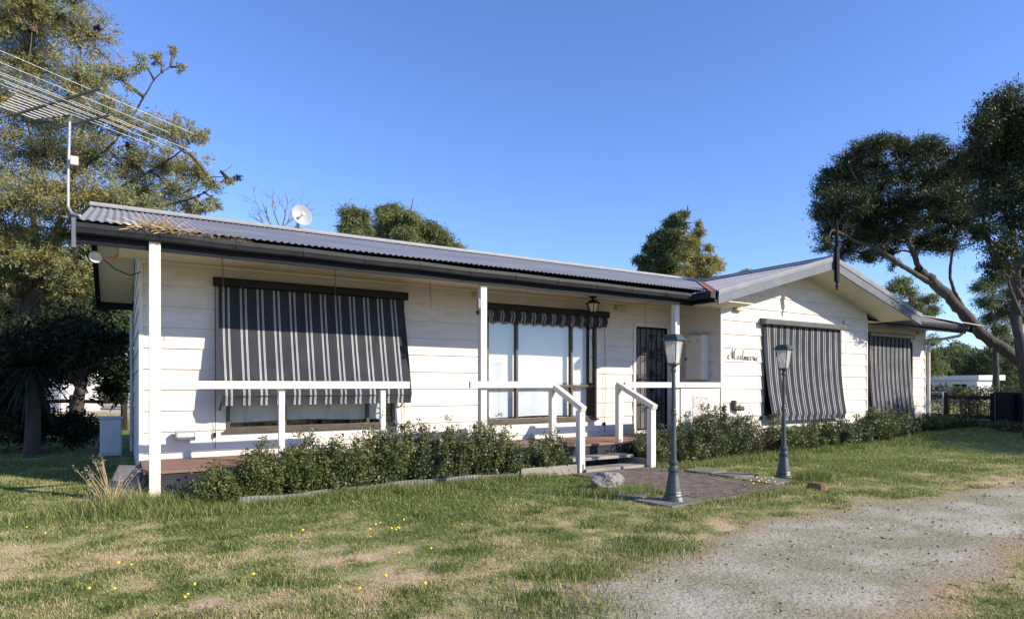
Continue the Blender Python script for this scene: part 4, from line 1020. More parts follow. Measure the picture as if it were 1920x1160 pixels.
shrub(4.16, 7.43, .58, .74, 'tallest dark shrub hiding the foot of the middle veranda post', 0, 3800)
shrub(4.62, 7.40, .56, .50, 'dark shrub below the left pane of the tall window', 0, 3200)
shrub(5.10, 7.36, .62, .50, 'low dark shrub against the left stair newel', 0, 3600)
shrub(7.12, 7.28, .66, .52, 'low dark shrub behind the right stair newel', 0, 3600)
shrub(7.70, 7.22, .72, .66, 'dark shrub right of the stair before the solid veranda panel', 0, 4400)
shrub(8.42, 7.22, .86, .84, 'tall dark shrub in front of the pebble plaque', 0, 5200)
shrub(9.02, 7.28, .76, .70, 'dark shrub at the inner corner of the gable wall', 0, 4200)
shrub(9.66, 7.35, .80, .62, 'thin brown twiggy shrub under the flue pipe', 2, 1500, sparse=.8)
shrub(10.25, 7.22, .84, .56, 'olive shrub left of the farther lamp post under the gable awning', 1, 3600, leafl=.03)
shrub(10.95, 7.25, .84, .50, 'dark shrub right under the hem of the gable awning', 0, 3800, leafl=.03)
shrub(11.7, 7.25, .9, .52, 'dark shrub under the right half of the gable awning', 0, 3800, leafl=.03)
shrub(12.55, 7.25, .95, .56, 'greyish shrub below the right edge of the gable awning', 0, 3800, leafl=.032)
shrub(13.45, 7.3, 1.0, .74, 'big shrub at the right corner of the gable wall', 1, 4600, leafl=.032)
shrub(14.6, 7.5, .95, .62, 'dark shrub left of the narrow awning at the set back wall', 0, 4000, leafl=.034)
shrub(15.9, 8.0, 1.0, .5, 'shaded shrub under the narrow awning', 0, 3400, leafl=.036)
shrub(17.3, 8.1, 1.1, .42, 'low broad leaved shrub at the foot of the narrow awning', 1, 2400, leafl=.06)
shrub(18.7, 8.2, .8, .34, 'low broad leaved shrub by the far downpipe', 1, 1600, leafl=.06)

# big wattle at the left
WAT = leaf_mat('wattle leaves and seed pods', [(.10, .135, .05), (.20, .25, .11), (.33, .37, .21), (.32, .28, .09), (.40, .29, .07), (.20, .24, .09)], .38, 1.6, .6)
WATG = leaf_mat('green fern leaves', [(.022, .042, .014), (.045, .075, .024), (.075, .11, .036), (.12, .15, .055)], .25, 1.0)
k = 12.5
cl = pc([(15, 40, 90, 1), (100, 25, 75, 1), (170, 60, 65, .8), (60, 120, 85, 1), (150, 140, 70, 1), (215, 140, 48, .7), (262, 120, 32, .35), (295, 112, 20, .3), (30, 200, 90, 1), (110, 210, 80, 1), (190, 215, 70, .9), (255, 235, 55, .8), (305, 235, 45, .8),
         (345, 250, 40, .8), (372, 250, 26, .6), (70, 290, 85, 1), (160, 290, 80, 1), (240, 300, 70, 1), (315, 305, 60, 1), (365, 320, 45, .9), (392, 345, 28, .7), (405, 380, 20, .6), (330, 365, 55, 1), (380, 395, 30, .7), (255, 365, 65, 1),
         (30, 370, 90, 1.2), (110, 370, 80, 1.2), (185, 365, 70, 1.1), (-60, 100, 120, .8), (-80, 300, 130, .8), (40, 445, 75, 1.2), (120, 440, 70, 1.2), (-40, 430, 100, 1), (185, 450, 40, 1), (60, 5, 80, .9), (130, -40, 80, .8), (0, -70, 110, .8), (425, 335, 10, .5), (322, 92, 14, .4), (345, 128, 12, .3), (60, 500, 70, 1.1), (130, 510, 60, 1.1), (-10, 520, 70, 1), (190, 510, 42, 1), (215, 470, 30, 1), (290, 400, 45, 1), (360, 400, 30, .9), (20, 470, 60, 1.2), (85, 480, 55, 1.2), (30, 560, 45, 1), (95, 560, 40, 1), (150, 545, 40, 1)], k, 1.2)
b0 = gnd(70, 850); 
def P_(px, py, d=0): return tuple(at(px, py, k + d))
limbs = [([tuple(at(62, 835, k)), P_(58, 700), P_(45, 610), P_(48, 575)], .24, .18), ([P_(48, 585), P_(25, 545, -.2), P_(5, 500, -.3), P_(-20, 420, -.3), P_(-40, 300, -.4), P_(-20, 150, -.5)], .14, .015),
         ([P_(50, 585), P_(62, 545), P_(70, 490, .2), P_(100, 420, .3), P_(130, 330, .4), P_(150, 220, .3), P_(150, 90, .2)], .12, .012), ([P_(70, 490, .2), P_(60, 400, 0), P_(65, 300, -.2), P_(50, 180, -.3), P_(60, 60, -.3)], .075, .010),
         ([P_(130, 330, .4), P_(190, 290, .2), P_(240, 230, 0), P_(290, 150, -.1), P_(320, 125, -.1)], .04, .006), ([P_(110, 400, .3), P_(180, 380, .4), P_(250, 340, .5), P_(320, 300, .4), P_(360, 265, .3)], .045, .008), ([P_(180, 380, .4), P_(270, 385, .2), P_(350, 375, 0), P_(425, 335, 0)], .04, .008)]
wattle = tree('wattle_tree', 'tall olive and gold wattle tree towering over the left end of the roof', 'tree', limbs, cl, WAT, BARK, (.062, .24, .1), twigs=1.3, spread=.074, per=60, thin=.015, sub=25, shell=.1, flat=.75, rs=1.06)
PODM = mat('black dried pods', (.015, .011, .009), (.03, .022, .016), 30, .9, spec=.1)
for px, py, r in ((447, 334, .075), (222, 133, .07), (112, 30, .08), (240, 272, .06), (182, 52, .05)):
    c = np.array(P_(px, py, -.3)); V, F = leaves(c + rng.normal(size=(70, 3)) * r * .5 * np.array([1, 1, .6]), .06, .35, .2); o = fast_mesh('seed_pod', V, F, PODM, wattle)
tb = Tubes(); tb.add(smooth_line([P_(395, 332, -.1), P_(420, 332, -.2), P_(446, 334, -.3)], 3), np.linspace(.012, .005, 7), 4); tb.add(smooth_line([P_(410, 325, -.1), P_(425, 318, -.2), P_(436, 309, -.3)], 3), np.linspace(.008, .003, 7), 4); tb.build('twig', BARK, wattle)
# dark green lower foliage behind the left wall
k = 15.5
cl = pc([(30, 500, 70, 1), (100, 520, 65, 1), (170, 500, 55, 1), (215, 500, 45, 1), (60, 580, 60, 1), (140, 590, 60, 1), (200, 570, 50, 1), (235, 620, 35, 1), (150, 660, 45, .8), (210, 680, 40, .7), (90, 660, 50, .9), (20, 640, 70, 1), (-40, 560, 90, 1), (225, 540, 30, 1)], k, 1.3)
limbs = [([tuple(at(150, 805, k)), P_(155, 740), P_(170, 680), P_(205, 620), P_(235, 580)], .16, .06), ([P_(155, 740), P_(120, 680), P_(90, 600), P_(80, 520)], .12, .05), ([P_(165, 700), P_(150, 620), P_(165, 520)], .08, .03), ([P_(170, 690), P_(215, 660), P_(245, 635)], .06, .02)]
tree('fern_leaf_tree', 'dark green spreading tree with low forked limbs behind the left house wall', 'tree', limbs, cl, WATG, BARKD, (.15, .24, .1), twigs=1.0, spread=.26, per=110, thin=.016, sub=24)
SHADELEAF = leaf_mat('green leaves darkened for shade', [(.007, .012, .006), (.013, .022, .009), (.024, .036, .014), (.04, .052, .022)], .05, 1.2)  # shade of the left corner is put into this leaf colour
k = 11.6
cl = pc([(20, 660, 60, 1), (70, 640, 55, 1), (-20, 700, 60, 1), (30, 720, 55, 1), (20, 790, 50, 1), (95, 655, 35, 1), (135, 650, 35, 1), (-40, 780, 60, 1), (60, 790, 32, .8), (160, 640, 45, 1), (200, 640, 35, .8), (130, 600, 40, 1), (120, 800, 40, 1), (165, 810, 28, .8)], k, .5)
tree('shade_bush', 'leafy bush coloured near black for shade, filling the gap below the wattle at the left edge', 'bush', [([tuple(at(30, 820, k)), P_(30, 760), P_(40, 680)], .10, .04), ([P_(30, 760), P_(110, 690), P_(190, 640)], .06, .02)], cl, SHADELEAF, BARKD, (.10, .3, .1), spread=.22, per=110, sub=20, rs=1.1)
k = 16
cl = pc([(-120, 500, 110, 1), (-200, 600, 130, 1), (-130, 700, 100, 1), (-260, 400, 140, .8), (-300, 700, 130, 1), (-60, 640, 70, 1), (-30, 690, 60, 1), (20, 730, 50, 1), (60, 620, 60, 1), (130, 690, 35, .6), (215, 730, 24, .5), (-10, 600, 70, 1), (180, 620, 50, .8), (240, 690, 25, .6)], k, 1.0)  # unseen clumps beyond the left edge are added to block sky light
tree('dark_shrub_tree', 'dense bushy tree at the far left, leaves coloured dark for shade, with unseen clumps added to block the sky', 'tree', [([tuple(at(20, 800, k)), P_(25, 740), P_(40, 660)], .14, .05), ([P_(25, 740), P_(120, 700), P_(220, 700)], .06, .02)], cl, SHADELEAF, BARKD, (.17, .27, .1), spread=.26, per=120, sub=18)
# spiky cabbage palm
t = thing('cabbage_palm', tuple(at(60, 850, 11)), 'dark spiky cabbage palm in the shade at the left edge', 'palm')
c0 = np.array(at(58, 690, 11)); tb = Tubes(); tb.add(smooth_line([at(60, 850, 11), at(62, 770, 11), c0], 4), np.linspace(.13, .09, 9), 9); tb.build('trunk', BARKD, t)
V = []; F = []
for i in range(190):
    d = rand_unit(1)[0]; d[2] = d[2] * .8 + .15; d /= np.linalg.norm(d); L_ = rng.uniform(.65, 1.05); s = np.cross(d, [0, 0, 1]); s /= np.linalg.norm(s) + 1e-6
    n0 = len(V)
    for f, wv in ((0, .010), (.25, .020), (.55, .018), (.8, .010), (1, .001)):
        p = c0 + d * L_ * f + np.array([0, 0, -.30 * L_ * f * f]); V += [p - s * wv, p + s * wv]
    F += [(n0 + 2 * j, n0 + 2 * j + 1, n0 + 2 * j + 3, n0 + 2 * j + 2) for j in range(4)]
fast_mesh('frond', np.array(V), np.array(F), leaf_mat('dark strap leaves', [(.008, .014, .007), (.016, .026, .012)], .1), t)

# trees behind the roof
GUM = leaf_mat('gum leaves', [(.085, .115, .04), (.155, .19, .068), (.225, .25, .095), (.29, .305, .14)], .38, .7, .5)
GUMD = leaf_mat('dark blackwood leaves', [(.045, .068, .028), (.085, .12, .048), (.14, .17, .068), (.21, .225, .10)], .32, .6, .5)
GUMY = leaf_mat('yellowing wattle leaves', [(.16, .16, .05), (.27, .25, .08), (.37, .325, .10), (.40, .34, .14)], .4, .6, .55)
k = 27
tree('gum_tree', 'small round gum crown above the roof, left of the big gum', 'tree', [([tuple(gnd(672, 765)) if False else tuple(at(672, 775, k)), P_(668, 600), P_(664, 450), P_(663, 420)], .22, .05)],
     pc([(655, 398, 16, 1), (673, 405, 18, 1), (662, 422, 20, 1), (646, 428, 13, 1), (684, 428, 13, 1), (664, 445, 22, 1)], k, .4), GUM, BARK, (.16, .2, .7), spread=.26, per=90, sub=24, thin=.02, group='gum trees behind the house')
cl = pc([(712, 392, 9, 1), (737, 393, 14, 1), (722, 410, 16, 1), (750, 412, 20, 1), (712, 432, 15, 1), (735, 432, 20, 1), (770, 408, 18, 1), (785, 430, 22, 1), (760, 440, 22, 1), (805, 428, 16, 1), (822, 440, 16, 1), (835, 452, 15, 1), (855, 464, 12, 1), (805, 452, 20, 1), (700, 455, 14, .8), (720, 460, 20, 1), (775, 460, 22, 1), (845, 475, 18, 1)], k + 2, .8)
k = 29
def dead_tip(tb, nd): tb.add([P_(768, 425), P_(771, 400), P_(774, 372)], [.05, .035, .015], 5); tb.add([P_(770, 415), P_(780, 400)], [.03, .012], 4)
tree('gum_tree', 'broad clumpy gum crown with a bleached dead tip behind the middle of the roof', 'tree', [([tuple(at(770, 775, k)), P_(768, 600), P_(762, 500), P_(755, 440)], .32, .07), ([P_(764, 520), P_(800, 470), P_(825, 445)], .14, .04), ([P_(764, 520), P_(730, 470), P_(722, 420)], .12, .04)],
     cl, GUM, BARK, (.17, .2, .7), spread=.26, per=90, sub=24, thin=.022, group='gum trees behind the house', extra=dead_tip)
# bare dead tree behind the roof ridge
k = 24; t = thing('dead_tree', tuple(at(525, 775, k)), 'leafless dead tree with thin forked branches behind the roof dish', 'tree')
tb = Tubes(); q = [P_(525, 775), P_(527, 550), P_(525, 470), P_(528, 430)]; tb.add(smooth_line(q, 4), np.linspace(.14, .06, 13), 7)
def fork(p, d, L_, r, lv):
    e = p + d * L_; mid = p + d * L_ * .5 + rng.normal(size=3) * L_ * .08
    tb.add(smooth_line([p, mid, e], 2), np.linspace(r, r * .6, 5), 4)
    if lv:
        for i in range(rng.integers(2, 4)):
            nd = d + rng.normal(size=3) * .42 + np.array([0, 0, .18]); nd /= np.linalg.norm(nd); fork(mid + (e - mid) * rng.random(), nd, L_ * rng.uniform(.55, .8), r * .55, lv - 1)
for px, py, ex_, ey in ((527, 440, 480, 385), (527, 430, 505, 375), (528, 430, 540, 370), (528, 440, 565, 385), (526, 450, 470, 405), (528, 455, 580, 400)):
    a = np.array(P_(px, py)); b = np.array(P_(ex_, ey)); d = b - a; L_ = np.linalg.norm(d); fork(a, d / L_, L_ * .62, .030, 3)
tb.build('trunk', mat('bleached dead wood', (.22, .15, .12), (.14, .10, .085), 9, .9), t)
k = 34
tree('blackwood_tree', 'dark green layered tree rising behind the right end of the main roof', 'tree', [([tuple(at(1262, 765, k)), P_(1262, 640), P_(1258, 500), P_(1264, 420)], .30, .05), ([P_(1259, 520), P_(1225, 490), P_(1205, 485)], .10, .03)],
     pc([(1268, 408, 12, 1), (1282, 402, 8, .8), (1256, 422, 13, 1), (1274, 428, 16, 1), (1244, 440, 12, 1), (1262, 448, 20, 1), (1228, 447, 12, 1), (1240, 464, 17, 1), (1218, 466, 11, 1), (1270, 472, 20, 1), (1247, 486, 18, 1), (1222, 490, 15, 1), (1200, 488, 11, 1), (1211, 503, 13, .9), (1234, 508, 17, 1), (1262, 502, 18, 1)], k, .8), GUMD, BARKD, (.19, .22, .2), spread=.22, per=95, sub=24, thin=.025)
k = 32
tree('golden_wattle', 'sparse yellowing wattle beside the dark layered tree behind the roof', 'tree', [([tuple(at(1309, 765, k)), P_(1309, 640), P_(1310, 520), P_(1311, 440)], .16, .03), ([P_(1310, 530), P_(1335, 505), P_(1350, 490)], .06, .02), ([P_(1285, 640), P_(1288, 560), P_(1282, 500)], .08, .03)],
     pc([(1314, 420, 8, .8), (1308, 436, 14, .9), (1295, 450, 14, .9), (1304, 462, 16, .9), (1290, 480, 17, .9), (1314, 482, 14, .8), (1328, 466, 9, .6), (1332, 486, 13, .8), (1344, 494, 13, 1), (1308, 502, 18, 1), (1286, 508, 16, 1), (1330, 508, 15, .9), (1350, 499, 8, 1), (1300, 522, 16, 1), (1322, 524, 14, .8), (1270, 520, 14, .8)], k, .7), GUMY, BARK, (.15, .22, .2), spread=.22, per=70, sub=20, thin=.022)
k = 40
tree('distant_tree', 'tip of a faint tree just showing over the gable roof valley', 'tree', [([tuple(at(1394, 760, k)), P_(1394, 600), P_(1394, 515)], .2, .05)], pc([(1392, 510, 10, .8), (1404, 512, 9, .7), (1385, 514, 7, .6)], k, .3), GUM, BARK, (.16, .22, .3), spread=.16, per=40, sub=14)

# the two big dark tea trees at the right
TEA = leaf_mat('dark tea tree leaves', [(.014, .022, .009), (.028, .042, .014), (.052, .070, .022), (.085, .105, .036)], .12, .7, .5, .3)
k = 18.5
cl = pc([(1548, 352, 18, 1), (1542, 400, 22, 1), (1565, 330, 24, 1), (1590, 305, 26, 1), (1618, 288, 24, 1), (1650, 275, 22, 1), (1675, 270, 20, 1), (1690, 285, 22, 1), (1720, 285, 22, 1), (1745, 275, 20, 1), (1768, 292, 22, 1), (1785, 325, 26, 1), (1640, 315, 28, .9), (1600, 345, 32, 1), (1565, 375, 28, 1), (1575, 420, 30, .8), (1612, 400, 30, .6), (1655, 350, 30, .55), (1700, 325, 30, .7), (1745, 330, 30, .8), (1790, 370, 30, .8), (1760, 375, 30, .8), (1715, 375, 30, .5), (1670, 395, 30, .45), (1625, 445, 28, .45), (1590, 460, 22, .5), (1555, 440, 22, .6), (1745, 415, 30, .5), (1700, 420, 26, .35), (1785, 420, 26, .5), (1655, 445, 24, .4), (1545, 465, 14, .5), (1760, 455, 22, .3), (1620, 480, 20, .3), (1805, 300, 20, 1), (1630, 425, 34, .7), (1690, 440, 30, .6), (1735, 450, 26, .5), (1660, 478, 24, .5), (1785, 455, 24, .6), (1575, 478, 20, .6), (1700, 385, 32, .8), (1650, 395, 32, .8), (1760, 350, 34, .9), (1610, 375, 30, .8), (1818, 375, 28, .8), (1815, 330, 26, .9), (1812, 425, 26, .6), (1800, 395, 26, .7)], k, 1.4)
def P2(px, py, d=0): return tuple(at(px, py, k + d))
limbs = [([tuple(at(2010, 800, k - .6)), P2(1960, 735, -.5), P2(1918, 690, -.3), P2(1868, 650, -.1), P2(1826, 612), P2(1780, 565), P2(1745, 532), P2(1722, 505)], .21, .125),
         ([P2(1735, 520), P2(1712, 470, .2), P2(1695, 420, .3), P2(1702, 360, .4), P2(1690, 310, .3)], .095, .03), ([P2(1745, 530), P2(1690, 500, -.3), P2(1650, 470, -.5), P2(1600, 450, -.6), P2(1560, 425, -.5)], .085, .025),
         ([P2(1826, 612), P2(1800, 570, .5), P2(1782, 530, .7), P2(1785, 480, .8), P2(1790, 430, .7), P2(1775, 370, .6)], .07, .022), ([P2(1700, 440, .3), P2(1655, 390, 0), P2(1610, 340, -.2), P2(1590, 310, -.2)], .05, .016), ([P2(1695, 420, .3), P2(1740, 370, .5), P2(1750, 310, .5)], .042, .015), ([P2(1680, 495, -.3), P2(1640, 455, .3), P2(1640, 400, .5), P2(1620, 340, .5)], .042, .015), ([P2(1868, 650, 0), P2(1905, 672, .4), P2(1960, 700, .8)], .09, .08)]
tree('tea_tree', 'big dark umbrella crowned tea tree with a leaning trunk right of the gable', 'tree', limbs, cl, TEA, BARKP, (.075, .24, -.35), twigs=1.2, spread=.13, per=105, thin=.016, sub=24, flat=.85, shell=.0, rs=1.5, wmin=.62, group='tea trees at the right edge')
k = 13.9
cl = pc([(1868, 205, 30, 1), (1895, 190, 28, 1), (1925, 205, 40, 1), (1845, 240, 32, 1), (1885, 250, 44, 1.1), (1832, 275, 26, 1), (1860, 300, 40, 1), (1920, 290, 50, 1.1), (1980, 260, 60, 1), (1835, 325, 28, .9), (1880, 350, 44, .9), (1940, 360, 50, .9), (1850, 385, 32, .6), (1905, 410, 44, .6), (1840, 430, 28, .35), (1880, 460, 36, .35), (1940, 440, 50, .5), (1985, 350, 60, .9), (1915, 500, 36, .35), (1960, 520, 50, .5), (1865, 505, 26, .25)], k, 1.1)
limbs = [([tuple(at(1935, 830, k)), P2(1925, 700), P2(1912, 610), P2(1915, 540), P2(1905, 470), P2(1895, 400), P2(1890, 320)], .14, .04), ([P2(1914, 560), P2(1885, 500, .2), P2(1862, 460, .3), P2(1845, 420, .3), P2(1838, 340, .2)], .08, .025), ([P2(1910, 500), P2(1945, 440, -.3), P2(1960, 360, -.4)], .08, .03), ([P2(1913, 590), P2(1895, 545, -.3), P2(1892, 520, -.3)], .05, .02), ([P2(1900, 430), P2(1875, 380), P2(1860, 300)], .05, .02)]
tree('tea_tree', 'dense dark tea tree with upright trunk cut by the right picture edge', 'tree', limbs, cl, TEA, BARKP, (.072, .24, -.35), twigs=1.2, spread=.13, per=105, thin=.016, sub=24, flat=.85, shell=.0, rs=1.4, wmin=.6, group='tea trees at the right edge')
# neighbour beyond the picture edge whose shade falls over the right of the lawn
t_ = [((20.5, -3.4, 4.6), 1.5, 1), ((19.0, -3.2, 3.9), 1.2, 1), ((21.8, -2.4, 4.9), 1.4, 1), ((22.8, -1.0, 4.2), 1.4, 1), ((24.2, .0, 4.6), 1.3, 1), ((21.6, -3.8, 3.4), 1.3, 1), ((23.3, -1.8, 3.2), 1.3, 1), ((25.0, 1.0, 3.5), 1.1, 1), ((24.0, .8, 2.6), 1.1, 1), ((20.0, -4.4, 3.2), 1.2, 1), ((23.6, -.2, 5.7), .75, 1), ((24.5, -1.0, 6.0), .8, 1), ((22.9, -.5, 5.0), .8, 1), ((24.7, -.2, 5.3), .8, 1), ((22.3, -2.6, 2.4), 1.1, .8)]
tree('tea_tree', 'spreading tea tree past the driveway that shades the right of the lawn', 'tree', [([(22.6, -2.2, 0), (22.5, -2.2, 1.4), (22.2, -2.3, 2.8), (21.8, -2.6, 4.2)], .2, .06), ([(22.5, -2.2, 1.4), (23, -1.4, 3.6), (23.8, -.6, 5.6)], .1, .03)], t_, TEA, BARKP, (.14, .3, -.2), spread=.30, per=110, thin=.02, sub=8, flat=.8, group='tea trees at the right edge')

# trees beyond the fence at the right
k = 30
tree('gum_tree', 'pale green open gum behind the gutter, left of the leaning trunk', 'tree', [([tuple(at(1712, 770, k)), P_(1712, 660), P_(1708, 580), P_(1700, 530)], .16, .04)],
     pc([(1672, 540, 14, .8), (1690, 525, 15, .8), (1700, 548, 18, .8), (1715, 568, 18, .9), (1740, 560, 16, .9), (1750, 580, 13, .9), (1730, 590, 17, .9), (1722, 615, 15, .8), (1750, 640, 12, .9), (1745, 665, 16, 1), (1760, 690, 18, 1), (1740, 690, 16, 1)], k, .7), GUM, BARK, (.15, .22, .3), spread=.22, per=70, sub=20, thin=.02, group='trees beyond the back fence')
k = 26
tree('casuarina_tree', 'feathery grey green tree behind the upright tea tree trunk', 'tree', [([tuple(at(1872, 775, k)), P_(1870, 680), P_(1866, 600), P_(1862, 540)], .16, .04)],
     pc([(1845, 535, 18, .8), (1870, 525, 20, .8), (1900, 545, 22, .8), (1850, 565, 20, .9), (1880, 580, 24, .8), (1915, 590, 26, .8), (1850, 600, 18, .7), (1880, 620, 22, .7), (1905, 640, 20, .7), (1940, 560, 26, .8)], k, .8), GUMD, BARKD, (.17, .12, .6), spread=.25, per=90, sub=20, thin=.018, group='trees beyond the back fence')
far_spec = [(1765, 668, 60, 22, GUMD, 'low dark round tree on the skyline above the white shed'), (1800, 662, 66, 24, GUM, 'open grey green tree on the skyline right of the white shed'), (1832, 672, 58, 22, GUMD, 'dark tree in the skyline row behind the leaning trunk'), (1868, 668, 55, 30, GUMD, 'widest dark tree in the skyline row under the feathery tree'),
            (1905, 680, 50, 26, GUMD, 'dark skyline tree at the right edge above the navy sheet'), (1785, 690, 75, 16, GUM, 'faint small bush tree directly over the white shed roof'), (1742, 705, 52, 12, GUM, 'small green bush tree between downpipe and white shed'), (1940, 672, 60, 30, GUM, 'grey green skyline tree cut by the right edge')]
for px, py, k, r, m_, lb in far_spec:
    q = [(px + dx * r, py + dy * r, r * .62, 1) for dx, dy in ((0, -.35), (-.6, .1), (.6, .05), (-.2, .45), (.35, .5), (0, .1), (-.6, 1.1), (.6, 1.1), (0, 1.2), (-.3, 1.8), (.4, 1.8))]
    tree('distant_tree', lb, 'tree', [([tuple(at(px, 721 + EYE * 1185 / k, k)), P_(px, py + r), P_(px, py)], .2, .08)], pc(q, k, .8), m_, BARKD, (.34, .3, .2), spread=.3, per=40, sub=4, thin=.04, group='trees on the right skyline')
k = 70
tree('distant_tree', 'lone umbrella topped tree on the skyline beside the thin mast', 'tree', [([tuple(at(1800, 742, k)), P_(1798, 690), P_(1788, 650)], .2, .08)], pc([(1788, 648, 9, 1), (1802, 655, 7, 1), (1778, 655, 6, 1), (1795, 650, 8, 1)], k, .4), GUMD, BARKD, (.34, .3, .2), spread=.3, per=40, sub=6, thin=.04, group='trees on the right skyline')
# distant trees seen low on the left, and shrubs along the back fence
for px, py, k, r, m_, lb in ((225, 722, 55, 16, GUM, 'sunlit far tree glimpsed beside the left house wall'), (170, 715, 60, 16, GUM, 'far tree glimpsed over the dark fence rail right of the little shed')):
    q = [(px + dx * r, py + dy * r, r * .62, 1) for dx, dy in ((0, -.35), (-.6, .1), (.6, .05), (0, .3))]
    tree('distant_tree', lb, 'tree', [([tuple(at(px, 721 + EYE * 1185 / k, k)), P_(px, py + r), P_(px, py)], .2, .08)], pc(q, k, .8), m_, BARKD, (.3, .3, .2), spread=.3, per=40, sub=4, thin=.04, group='far trees on the left')

# ------------------------------------------------------------------ fences, sheds
def fence(name, pts, label, rails, hpost, m=FENCEM, mesh=True, pr=.085):
    t = thing(name, pts[0], label, 'fence')
    for p in pts:
        MB().lathe([(-.05, pr), (hpost - .04, pr * .92), (hpost, pr * .6)], 9, (p[0], p[1], 0)).build('post', m, t)
    for a, b in zip(pts[:-1], pts[1:]):
        for z in rails:
            MB().tube([(a[0], a[1], z), ((a[0] + b[0]) / 2, (a[1] + b[1]) / 2, z - .015), (b[0], b[1], z)], .055, 7).build('rail', m, t)
    if mesh:
        mb = MB()
        for a, b in zip(pts[:-1], pts[1:]):
            A = Vector((a[0], a[1], 0)); B = Vector((b[0], b[1], 0)); L_ = (B - A).length; n = int(L_ / .15)
            for i in range(n + 1): q = A.lerp(B, i / n); mb.tube([q + Vector((0, 0, .02)), q + Vector((0, 0, rails[-1]))], .0016, 3, cap=False)
            for i in range(7): mb.tube([A + Vector((0, 0, .08 + i * .14)), B + Vector((0, 0, .08 + i * .14))], .0016, 3, cap=False)
        mb.build('wire_mesh', GALV, t)
    return t
A = at(1774, 730, 18.2); B = at(1866, 730, 17.0); A0 = at(1732, 730, 19.0)
fence('post_and_rail_fence', [(A0.x + .3, A0.y + .4, 0), (A.x, A.y, 0), (B.x, B.y, 0)], 'dark round post and rail fence with wire mesh right of the house', [.38, .92], 1.05)
t = thing('farm_gate', (A0.x, A0.y, 0), 'bent galvanised pipe gate frame between the downpipe and the first dark fence post', 'gate')
g0, g1 = at(1737, 730, 18.4), at(1768, 730, 18.0)
mb = MB().tube([(g0.x, g0.y, .15), (g0.x, g0.y, .92), (g0.x + .02, g0.y - .03, 1.0), (g0.x + .06, g0.y - .1, 1.04), (g1.x, g1.y, 1.05), (g1.x, g1.y, .15), (g0.x, g0.y, .15)], .02, 7); mb.build('frame', GALV, t)
mb = MB()
for i in range(1, 6): mb.tube([(g0.x, g0.y, .15 + i * .15), (g1.x, g1.y, .15 + i * .15)], .002, 3, cap=False)
mb.build('wire_mesh', GALV, t)
t = thing('sheet_gate', (B.x, B.y, 0), 'dark navy sheet metal gate panel at the right edge', 'gate')
c0, c1 = at(1868, 730, 16.8), at(1990, 730, 14.6); u_ = (Vector((c1.x, c1.y, 0)) - Vector((c0.x, c0.y, 0)))
mb = MB(); n = 60; P = []
for i in range(n * 4 + 1):
    f = i / (n * 4); q = Vector((c0.x, c0.y, 0)) + u_ * f; off = .012 * math.sin(2 * PI * i / 8)
    P.append([(q.x, q.y + off, .30), (q.x, q.y + off, 1.06)])
mb.grid(P); mb.build('panel', BLUEP, t, solid=.003)
mb = MB()
for f in (.0, .35, .55, 1): q = Vector((c0.x, c0.y, 0)) + u_ * f; mb = MB().box(q.x - .06, q.x + .06, q.y + .03, q.y + .12, -.02, 1.02); mb.build('post', BLUEP, t)
q = Vector((c0.x, c0.y, 0)); MB().bar(q + Vector((0, .02, .18)), q + u_ * .33 + Vector((0, .02, .18)), .04, .28).build('kick_board', BLUEP, t)
MB().bar(q + u_ * .56 + Vector((0, .02, .18)), q + u_ * 1 + Vector((0, .02, .18)), .04, .28).build('kick_board', BLUEP, t)
# vine covered wire line behind, and long dry paddock grass
VINE = leaf_mat('fence vine leaves', [(.03, .05, .015), (.06, .085, .028), (.11, .13, .045), (.16, .15, .07)], .25, 1.5)
def hedge(name, label, cat, p0, p1, h0, h1, th, n, m, leaf=(.07, .5, .1)):
    u = rng.random(n); c = np.array(p0)[None] * (1 - u[:, None]) + np.array(p1)[None] * u[:, None]
    hh = h0 + (h1 - h0) * (.65 + .7 * (fbm(u * 9, u * 0 + 3.3, 3) - .2))
    z = h0 * rng.random(n) * 0 + (rng.random(n) ** .6) * hh
    P = np.stack([c[:, 0] + rng.normal(size=n) * th, c[:, 1] + rng.normal(size=n) * th, z], 1); V, F = leaves(P, *leaf)
    t = thing(name, (p0[0], p0[1], 0), label, cat); fast_mesh('foliage', V, F, m, t)
    tb = Tubes()
    for i in range(30):
        f = rng.random(); b = np.array(p0) * (1 - f) + np.array(p1) * f; tb.add([[b[0], b[1], 0], [b[0] + rng.normal() * .1, b[1], .5 * h1], [b[0] + rng.normal() * .2, b[1], h1 * .9]], [.02, .014, .006], 4)
    tb.build('stem', STEM, t); return t
v0, v1 = at(1715, 730, 25), at(1990, 730, 21)
hedge('vine_hedge', 'tangled vine hedge behind the dark post and rail fence', 'hedge', (v0.x, v0.y, 0), (v1.x, v1.y, 0), .75, 1.25, .22, 9000, VINE)
hedge('vine', 'bright leafy creeper on the post and rail fence mesh', 'vine', tuple(at(1800, 730, 17.9))[:2] + (0,), tuple(at(1850, 730, 17.4))[:2] + (0,), .6, 1.15, .08, 700, SHRUBM[1], (.08, .6, 0))
hedge('bracken', 'dark green weeds along the foot of the navy gate', 'weeds', tuple(at(1745, 730, 17.9))[:2] + (0,), tuple(at(1960, 730, 15.2))[:2] + (0,), .1, .35, .18, 2600, SHRUBM[0], (.08, .5, -.2))
t = thing('white_shed', tuple(at(1790, 740, 42)), 'long low white flat roofed shed beyond the right fence', 'shed')
s0, s1 = at(1690, 730, 44), at(1832, 730, 40)
n_ = Vector((s1.x - s0.x, s1.y - s0.y, 0)).normalized(); o_ = Vector((-n_.y, n_.x, 0))
if o_.dot(Vector((FWD[0], FWD[1], 0))) < 0: o_ = -o_
a = Vector((s0.x, s0.y, 0)); b = Vector((s1.x, s1.y, 0))
